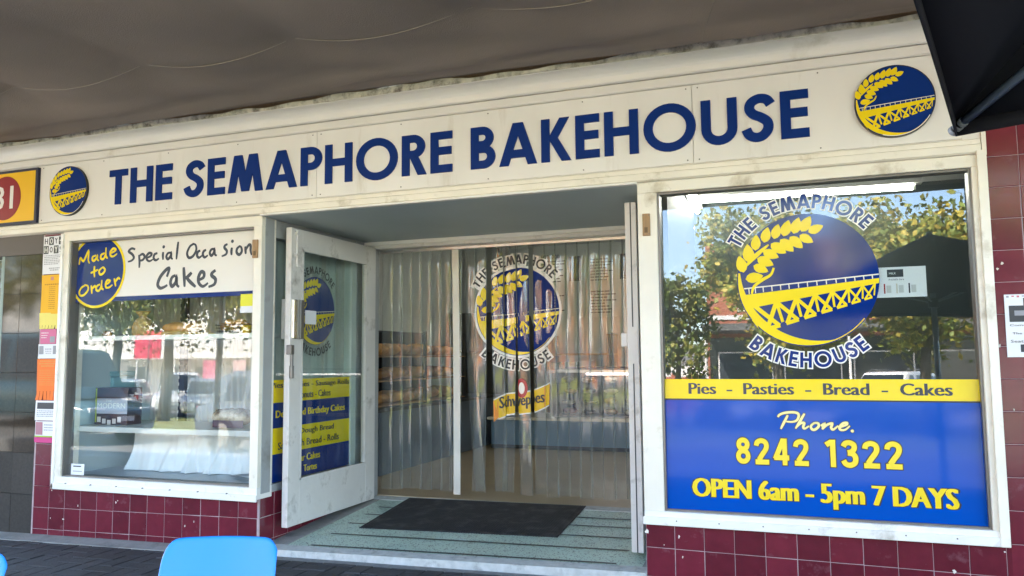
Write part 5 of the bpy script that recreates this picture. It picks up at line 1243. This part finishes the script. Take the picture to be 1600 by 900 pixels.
fg = thing('blind_slats', 'two pale vertical blind slats inside the phone window by the post', 'blind', (.3, 1.2, .2))
x0 = at(1047, 450, 1.2)[0]
for dx in (0.0, .055): reroot(MB().box(x0 + dx, x0 + dx + .036, 1.19, 1.20, .2, 1.80).build('slat', mat('pale_slat', (.66, .62, .48), .5)), fg)
reroot(MB().box(x0 - .03, x0 + .13, 1.18, 1.22, 1.80, 1.83).build('head_rail', M_shelf), fg)

# ---------------------------------------------------------------- the street behind the viewer, seen in the glass
M_grass = mat('dry_grass', (.22, .24, .055), .95, var=.35, vscale=.8, dirt=(.34, .28, .12), dirt_amt=.3, dscale=.5)
gm = MB().box(-70, 30, -17.5, -10.6, ZS - .1, ZS + .10).build('grass_median', M_grass); tag(gm, kind='structure')
mk = MB().box(-70, 30, -10.6, -10.4, ZS - .1, ZS + .11).build('median_kerb', M_conc); tag(mk, kind='structure')
fp = MB().box(-90, 40, -60, -29, ZS - .1, ZS + .12).build('far_footpath', M_path); tag(fp, kind='structure')
for k in range(14):
    x = -34 + 3.0 * k; q = [(x, -23.6, ZS + .004), (x + .1, -23.6, ZS + .004), (x + 1.7, -28.6, ZS + .004), (x + 1.6, -28.6, ZS + .004)]
    tag(MB().poly(q).build('parking_line', mat('road_paint', (.6, .6, .58), .7)), kind='structure')

def make_tree(label, x, y, zt, cr, ch, hue, seed, nleaf=5200, trunk=.14, lean=(0, 0)):
    rr = random.Random(seed); t = thing('street_tree', label, 'tree', (x, y, ZS), 0, 'trees along the street'); H = zt - ZS
    tr = MB(); base = Vector((0, 0, 0)); fork = Vector((lean[0] * .4, lean[1] * .4, H * .42)); tr.tube([base, fork * .5 + Vector((rr.uniform(-.1, .1), 0, 0)), fork], [trunk * 1.15, trunk * .9, trunk * .75], 9); ends = []
    for k in range(7):
        a = k * .9 + rr.uniform(-.3, .3); e = Vector((lean[0] + cr * .62 * math.cos(a), lean[1] + cr * .62 * math.sin(a), H * rr.uniform(.62, .92))); m_ = fork.lerp(e, .5) + Vector((rr.uniform(-.2, .2), rr.uniform(-.2, .2), rr.uniform(0, .3)))
        tr.tube([fork, m_, e], [trunk * .55, trunk * .32, trunk * .12], 6); ends.append(e); ends.append(m_)
        for j in range(3): e2 = e + Vector((rr.uniform(-.6, .6), rr.uniform(-.6, .6), rr.uniform(-.1, .8))) * cr * .5; tr.tube([m_.lerp(e, .6), e2], [trunk * .16, trunk * .05], 5); ends.append(e2)
    tr.build('trunk', mat('bark', (.115, .095, .075), .9, var=.3, vscale=8), t, smooth=True)
    cz = H - ch * .5; clumps = []
    for k in range(26):
        u = Vector((rr.gauss(0, 1), rr.gauss(0, 1), rr.gauss(0, 1))).normalized() * rr.uniform(.45, 1.0) ** .6
        clumps.append((Vector((lean[0] + u.x * cr, lean[1] + u.y * cr, cz + u.z * ch * .5)), rr.uniform(.22, .42) * cr))
    clumps += [(e, .30 * cr) for e in ends]
    for q in range(3):
        lm = MB()
        for k in range(nleaf // 3):
            c, r_ = rr.choice(clumps); v = Vector((rr.gauss(0, .5), rr.gauss(0, .5), rr.gauss(0, .42))) * r_; p = c + v; s = rr.uniform(.05, .105)
            a = Vector((rr.uniform(-1, 1), rr.uniform(-1, 1), rr.uniform(-1, 1))).normalized(); b = a.cross(Vector((rr.uniform(-1, 1), rr.uniform(-1, 1), rr.uniform(-.4, 1)))).normalized()
            lm.poly([p - a * s, p + b * s * .6, p + a * s, p - b * s * .6])
        c_ = hue[q]; o = lm.build('crown', mat('leaf_%d_%d_%d' % tuple(int(v * 999) for v in c_), c_, .55, spec=.3, var=.25, vscale=1.5), t); o['kind'] = 'stuff'
    return t
YG = ((.26, .26, .04), (.15, .19, .035), (.40, .31, .05)); GR = ((.09, .13, .03), (.14, .17, .035), (.24, .22, .045)); OR = ((.46, .22, .04), (.28, .17, .03), (.52, .30, .06))
make_tree('yellow green street tree mirrored beside the window logo', 3.5, -15.4, 4.75, 2.3, 3.1, YG, 1, 13000)
make_tree('yellow green street tree mirrored behind the window logo', .25, -16.2, 4.9, 1.8, 3.4, YG, 2, 13000)
make_tree('loose green tree mirrored at the window post', -2.6, -19.5, 4.3, 1.05, 3.6, GR, 3, 4500, .1)
make_tree('golden tree mirrored at the outer frame of phone window', 7.2, -17.0, 5.4, 2.2, 3.6, YG, 4, 9000)
make_tree('dark green tree mirrored in the cake window near the pier', -20.6, -15.6, 6.6, 2.6, 4.0, GR, 5, 9000, .16, (.4, 0))
make_tree('olive tree mirrored above the loaf in the cake window', -17.6, -14.8, 6.4, 2.4, 3.9, GR, 6, 9000, .17, (.3, .2))
make_tree('olive tree mirrored by the door side of cake window', -14.6, -15.4, 6.2, 2.2, 3.8, YG, 7, 9000, .20, (-.3, 0))
make_tree('orange autumn tree mirrored in the strip curtain', -7.9, -19.5, 6.0, 2.4, 4.6, OR, 8, 9000)
make_tree('green tree mirrored in the neighbouring window', -26.5, -16.0, 6.8, 3.0, 4.4, YG, 9, 6000, .18)
make_tree('orange autumn tree mirrored in the door glass', -11.2, -22.5, 6.2, 2.0, 4.2, OR, 10, 5000)

def make_car(label, x, y, rz, color, kind='hatch'):
    L, W, Hh = (4.5, 1.82, 1.72) if kind == 'suv' else ((4.9, 1.9, 1.95) if kind == 'van' else (4.2, 1.74, 1.46)); t = thing('parked_car', label, 'car', (x, y, ZS), rz, 'cars parked in the street')
    paint = mat('car_paint_' + color, {'white': (.82, .82, .80), 'silver': (.42, .43, .44), 'navy': (.02, .035, .08), 'grey': (.12, .14, .16), 'teal': (.05, .12, .15)}[color], .25, coat=.8); gl = mat('car_glass', (.015, .018, .02), .05, spec=.9)
    zb = .95 if kind != 'hatch' else .86; hw = W / 2
    def loft(rings, name, m, par=t):
        mb = MB(); k = len(rings[0])
        for r_ in rings: mb.v += r_
        for i in range(len(rings) - 1):
            for j in range(k): a, b = i * k + j, i * k + (j + 1) % k; mb.f.append((a, b, b + k, a + k))
        mb.f.append(tuple(reversed(range(k)))); mb.f.append(tuple(range((len(rings) - 1) * k, len(rings) * k)))
        o = mb.build(name, m, par, smooth=True); e = o.modifiers.new('bevel', 'BEVEL'); e.width = .03; e.segments = 2; e.limit_method = 'ANGLE'; return o
    def ring(px, w_, z0, z1, ins=.93): return [(px, -w_ * ins, z0), (px, w_ * ins, z0), (px, w_, (z0 + z1) / 2), (px, w_ * .96, z1 - .06), (px, w_ * .86, z1), (px, -w_ * .86, z1), (px, -w_ * .96, z1 - .06), (px, -w_, (z0 + z1) / 2)]
    body = [(-.50, .80, .38, zb - .12), (-.485, .93, .26, zb - .02), (-.42, .99, .24, zb), (-.2, 1, .24, zb), (.1, 1, .24, zb), (.24, 1, .24, zb - .01), (.36, .98, .24, zb - .10), (.46, .92, .25, zb - .18), (.495, .82, .32, zb - .28)]
    loft([ring(a * L, hw * b, c, d) for a, b, c, d in body], 'body', paint)
    rf = -.46 if kind != 'hatch' else -.44; fr0 = .26 if kind != 'van' else .34; fr1 = .10 if kind != 'van' else .22
    cabn = [(rf, .86, zb - .03, zb + .01), (rf + .05, .84, zb - .03, Hh - .12), (rf + .12, .83, zb - .03, Hh - .02), (-.12, .83, zb - .03, Hh), (fr1 - .04, .83, zb - .03, Hh - .03), (fr1, .82, zb - .03, Hh - .09), (fr0, .84, zb - .04, zb)]
    def gring(px, w_, z0, z1): ti = .80; return [(px, -w_, z0), (px, w_, z0), (px, w_ * (1 - (1 - ti) * .5), (z0 + z1) / 2), (px, w_ * ti, z1 - .01), (px, w_ * ti * .9, z1), (px, -w_ * ti * .9, z1), (px, -w_ * ti, z1 - .01), (px, -w_ * (1 - (1 - ti) * .5), (z0 + z1) / 2)]
    loft([gring(a * L, hw * b, c, d) for a, b, c, d in cabn], 'cabin', paint)
    def sidew(z): k = (z - zb) / (Hh - zb); return hw * .83 * (1 - .20 * k) + .012
    for s in (-1, 1):
        for (a, b) in ((rf + .09, -.24), (-.22, -.03), (-.01, fr1 + .05)):
            q = [(a * L + .03, s * sidew(zb + .05), zb + .05), (b * L, s * sidew(zb + .05), zb + .05), (min(b, fr1 - .03) * L, s * sidew(Hh - .13), Hh - .13), ((a + .02) * L, s * sidew(Hh - .13), Hh - .13)]
            MB().poly(q if s < 0 else list(reversed(q))).build('side_window', gl, t)
        MB().box(fr0 * L - .36, fr0 * L - .22, s * (hw + .01) - (.10 if s < 0 else 0), s * (hw + .01) + (.10 if s > 0 else 0), zb + .02, zb + .17).build('wing_mirror', paint, t, bevel=.03)
        MB().box(L * .462, L * .490, s * hw * .62 - .17, s * hw * .62 + .17, zb - .33, zb - .22).build('headlight', mat('headlight', (.7, .7, .7), .1, spec=.9), t, bevel=.02)
        MB().box(-L * .498, -L * .478, s * hw * .74 - .09, s * hw * .74 + .09, zb - .30, zb - .05).build('tail_light', mat('tail_light', (.35, .01, .01), .2), t, bevel=.02)
        for wx in (-.31, .31):
            MB().tube([(wx * L, s * (hw - .20), .32), (wx * L, s * (hw + .005), .32)], .32, 20).build('wheel', mat('tyre', (.02, .02, .02), .8), t, smooth=False); MB().tube([(wx * L, s * (hw - .05), .32), (wx * L, s * (hw + .012), .32)], .20, 14).build('rim', M_steel, t)
    k = .80
    MB().poly([(fr0 * L - .05 + .012, -hw * .72, zb + .05), (fr0 * L - .05 + .012, hw * .72, zb + .05), (fr1 * L + .05, hw * .62, Hh - .12), (fr1 * L + .05, -hw * .62, Hh - .12)]).build('windscreen', gl, t)
    MB().poly([(rf * L - .005, hw * .70, zb + .08), (rf * L - .005, -hw * .70, zb + .08), ((rf + .045) * L - .012, -hw * .60, Hh - .14), ((rf + .045) * L - .012, hw * .60, Hh - .14)]).build('rear_window', gl, t)
    MB().box(L * .488, L * .502, -.34, .34, .42, .58).build('grille', M_black, t); MB().box(L * .500, L * .506, -.19, .19, .46, .56).build('number_plate', M_paper, t); MB().box(-L * .508, -L * .498, -.19, .19, zb - .28, zb - .18).build('number_plate', M_paper, t)
    if kind == 'suv':
        for s in (-1, 1): MB().tube([(-.38 * L, s * .52, Hh - .03), (-.34 * L, s * .52, Hh + .05), (.02 * L, s * .52, Hh + .05), (.06 * L, s * .52, Hh - .05)], .018, 6).build('roof_rail', M_dsteel, t)
    return t
make_car('white four wheel drive with roof rails mirrored in phone window', 3.3, -21.0, R(118), 'white', 'suv')
make_car('silver hatchback mirrored at the foot of the phone window', -1.1, -21.5, R(64), 'silver', 'hatch')
make_car('dark navy car mirrored by the umbrella pole', 6.2, -9.0, R(172), 'navy', 'hatch')
make_car('white car facing the shop mirrored at the middle of cake window', -22.2, -20.4, R(50), 'white', 'suv')
make_car('white hatchback mirrored beside the facing white car', -25.4, -21.0, R(235), 'white', 'hatch')
make_car('second white car mirrored near the door side of cake window', -16.9, -20.0, R(50), 'white', 'hatch')
make_car('white sedan mirrored left of the facing white car, nearer the loaf', -19.9, -19.2, R(48), 'white', 'hatch')
make_car('teal van mirrored over the cake box', -14.3, -8.0, R(4), 'teal', 'van')
make_car('grey car bonnet mirrored above the wrapped bread', -7.3, -7.6, R(6), 'grey', 'hatch')
make_car('white wagon mirrored in the neighbouring shop window', -29.5, -21.0, R(50), 'white', 'suv')

# buildings across the street
M_brick = mat('far_brick', (.34, .115, .065), .85, var=.18, vscale=3); M_fw = mat('far_white_render', (.66, .64, .60), .8, var=.06, vscale=.6); M_slate = mat('far_roof', (.16, .15, .14), .8); M_fglass = mat('far_glass', (.05, .06, .07), .08, spec=.8)
def building(label, loc, m_wall, w_, d_, h_, wins, ver=None, roof=None):
    t = thing('far_building', label, 'building', (loc[0], loc[1], ZS + .12), 0, 'buildings across the street')
    MB().box(-w_ / 2, w_ / 2, -d_, 0, 0, h_).build('wall', m_wall, t)
    for (a, b, c, d) in wins:
        o = MB().box(a, b, -.02, .035, c, d).build('window', M_fw, t, bevel=.01); MB().box(a + .07, b - .07, .0, .042, c + .07, d - .07).build('pane', M_fglass, o)
    if ver:
        z, dep, m_ = ver; MB().box(-w_ / 2, w_ / 2, 0.0, dep, z, z + .32).build('verandah', m_, t); n = max(2, int(w_ / 3.2))
        for k in range(n + 1): x = -w_ / 2 + .15 + (w_ - .3) * k / n; MB().tube([(x, dep - .15, 0), (x, dep - .15, z)], .06, 8).build('post', M_fw, t)
    if roof == 'gable':
        MB().poly([(-w_ / 2 - .3, .3, h_), (w_ / 2 + .3, .3, h_), (w_ / 2 + .3, -d_ / 2, h_ + 1.6), (-w_ / 2 - .3, -d_ / 2, h_ + 1.6)]).build('roof', M_slate, t); MB().poly([(-w_ / 2, 0, h_), (-w_ / 2, -d_, h_), (-w_ / 2, -d_ / 2, h_ + 1.5)]).build('gable', m_wall, t)
    return t
b1 = building('long white two storey shop row with balcony mirrored in cake window', (-42, -40), M_fw, 46, 9, 7.5, [(-22 + 3.1 * k, -20.2 + 3.1 * k, .5, 2.5) for k in range(14)] + [(-21.5 + 3.6 * k, -20.0 + 3.6 * k, 4.3, 6.4) for k in range(12)], ver=(2.9, 2.6, M_fw))
MB().box(-23, 23, 2.52, 2.58, 4.26, 4.34).build('hand_rail', M_fw, b1); o = MB()
for k in range(330): x = -23 + 46 * k / 330; o.box(x, x + .045, 2.53, 2.57, 3.22, 4.26)
bl_ = o.build('balusters', M_fw, b1); bl_['kind'] = 'stuff'
b2 = building('red brick shop with dark verandah mirrored behind the logo', (4.5, -36), M_brick, 16, 8, 8.4, [(-6.5 + 2.6 * k, -5.3 + 2.6 * k, 4.9, 6.8) for k in range(6)] + [(-7.5 + 3.1 * k, -4.9 + 3.1 * k, .4, 2.9) for k in range(5)], ver=(3.80, 2.4, mat('dark_verandah', (.10, .095, .09), .6)))
MB().box(-7.9, 7.9, -.01, .02, .0, 3.6).build('shopfront', mat('verandah_shade', (.03, .035, .035), .15), b2)  # dark sheet painted in for the shade below the verandah
for z in (4.5, 7.1): MB().box(-8.02, 8.02, 0, .06, z, z + .22).build('string_course', M_fw, b2)
building('small white gabled house mirrored at the window post', (-7.2, -62), M_fw, 5.5, 8, 3.3, [(-.8, .8, 1.0, 2.3)], roof='gable')
building('terracotta shop mirrored in the strip curtain', (-12.5, -33), mat('far_terracotta', (.52, .23, .09), .85, var=.12), 11.5, 8, 5.6, [(-3.6, -1.2, .5, 2.6), (.8, 3.4, .5, 2.6), (-3, -1.8, 3.7, 5.0), (1.6, 2.8, 3.7, 5.0)])
bf = thing('brick_fence', 'low red brick fence mirrored at the foot of window post', 'fence', (-5.0, -32, ZS + .12)); MB().box(-1.4, 1.4, -.12, .12, 0, 1.6).build('wall', M_brick, bf)
for k in range(4): MB().box(-1.45 + .87 * k, -1.15 + .87 * k, -.18, .18, 0, 1.75).build('pillar', M_brick, bf)
rb = thing('sale_banner', 'red sale banner mirrored in the middle of cake window', 'banner', (-30.0, -26.5, ZS)); MB().tube([(0, 0, .1), (0, 0, 4.0)], .04, 8).build('pole', M_dsteel, rb); MB().box(-.95, .75, -.02, .02, 2.55, 3.95).build('cloth', mat('banner_red', (.60, .04, .09), .6), rb)
for k, c in enumerate(((.45, .10, .16), (.50, .34, .32), (.50, .12, .22), (.35, .35, .36))):
    x = -35.5 + 2.4 * k; vb = thing('shop_banner', ('dark red vertical shop banner across the street', 'cream vertical shop banner across the street', 'rose vertical shop banner across the street', 'grey vertical shop banner across the street')[k], 'banner', (x, -37.2, ZS + .12), 0); MB().box(-.5, .5, -.03, .03, .4, 2.75).build('cloth', mat('vertical_banner_%s' % 'abcd'[k], c, .7), vb); MB().tube([(-.55, 0, 2.78), (.55, 0, 2.78)], .03, 6).build('bar', M_dsteel, vb)
rs = thing('road_sign', 'white square road sign on a post mirrored in phone window', 'road sign', (3.75, -17.0, ZS)); MB().tube([(0, 0, 0), (0, 0, 2.6)], .03, 8).build('post', M_steel, rs); MB().box(-.17, .17, .03, .045, 2.0, 2.42).build('plate', M_wvin, rs, bevel=.01)
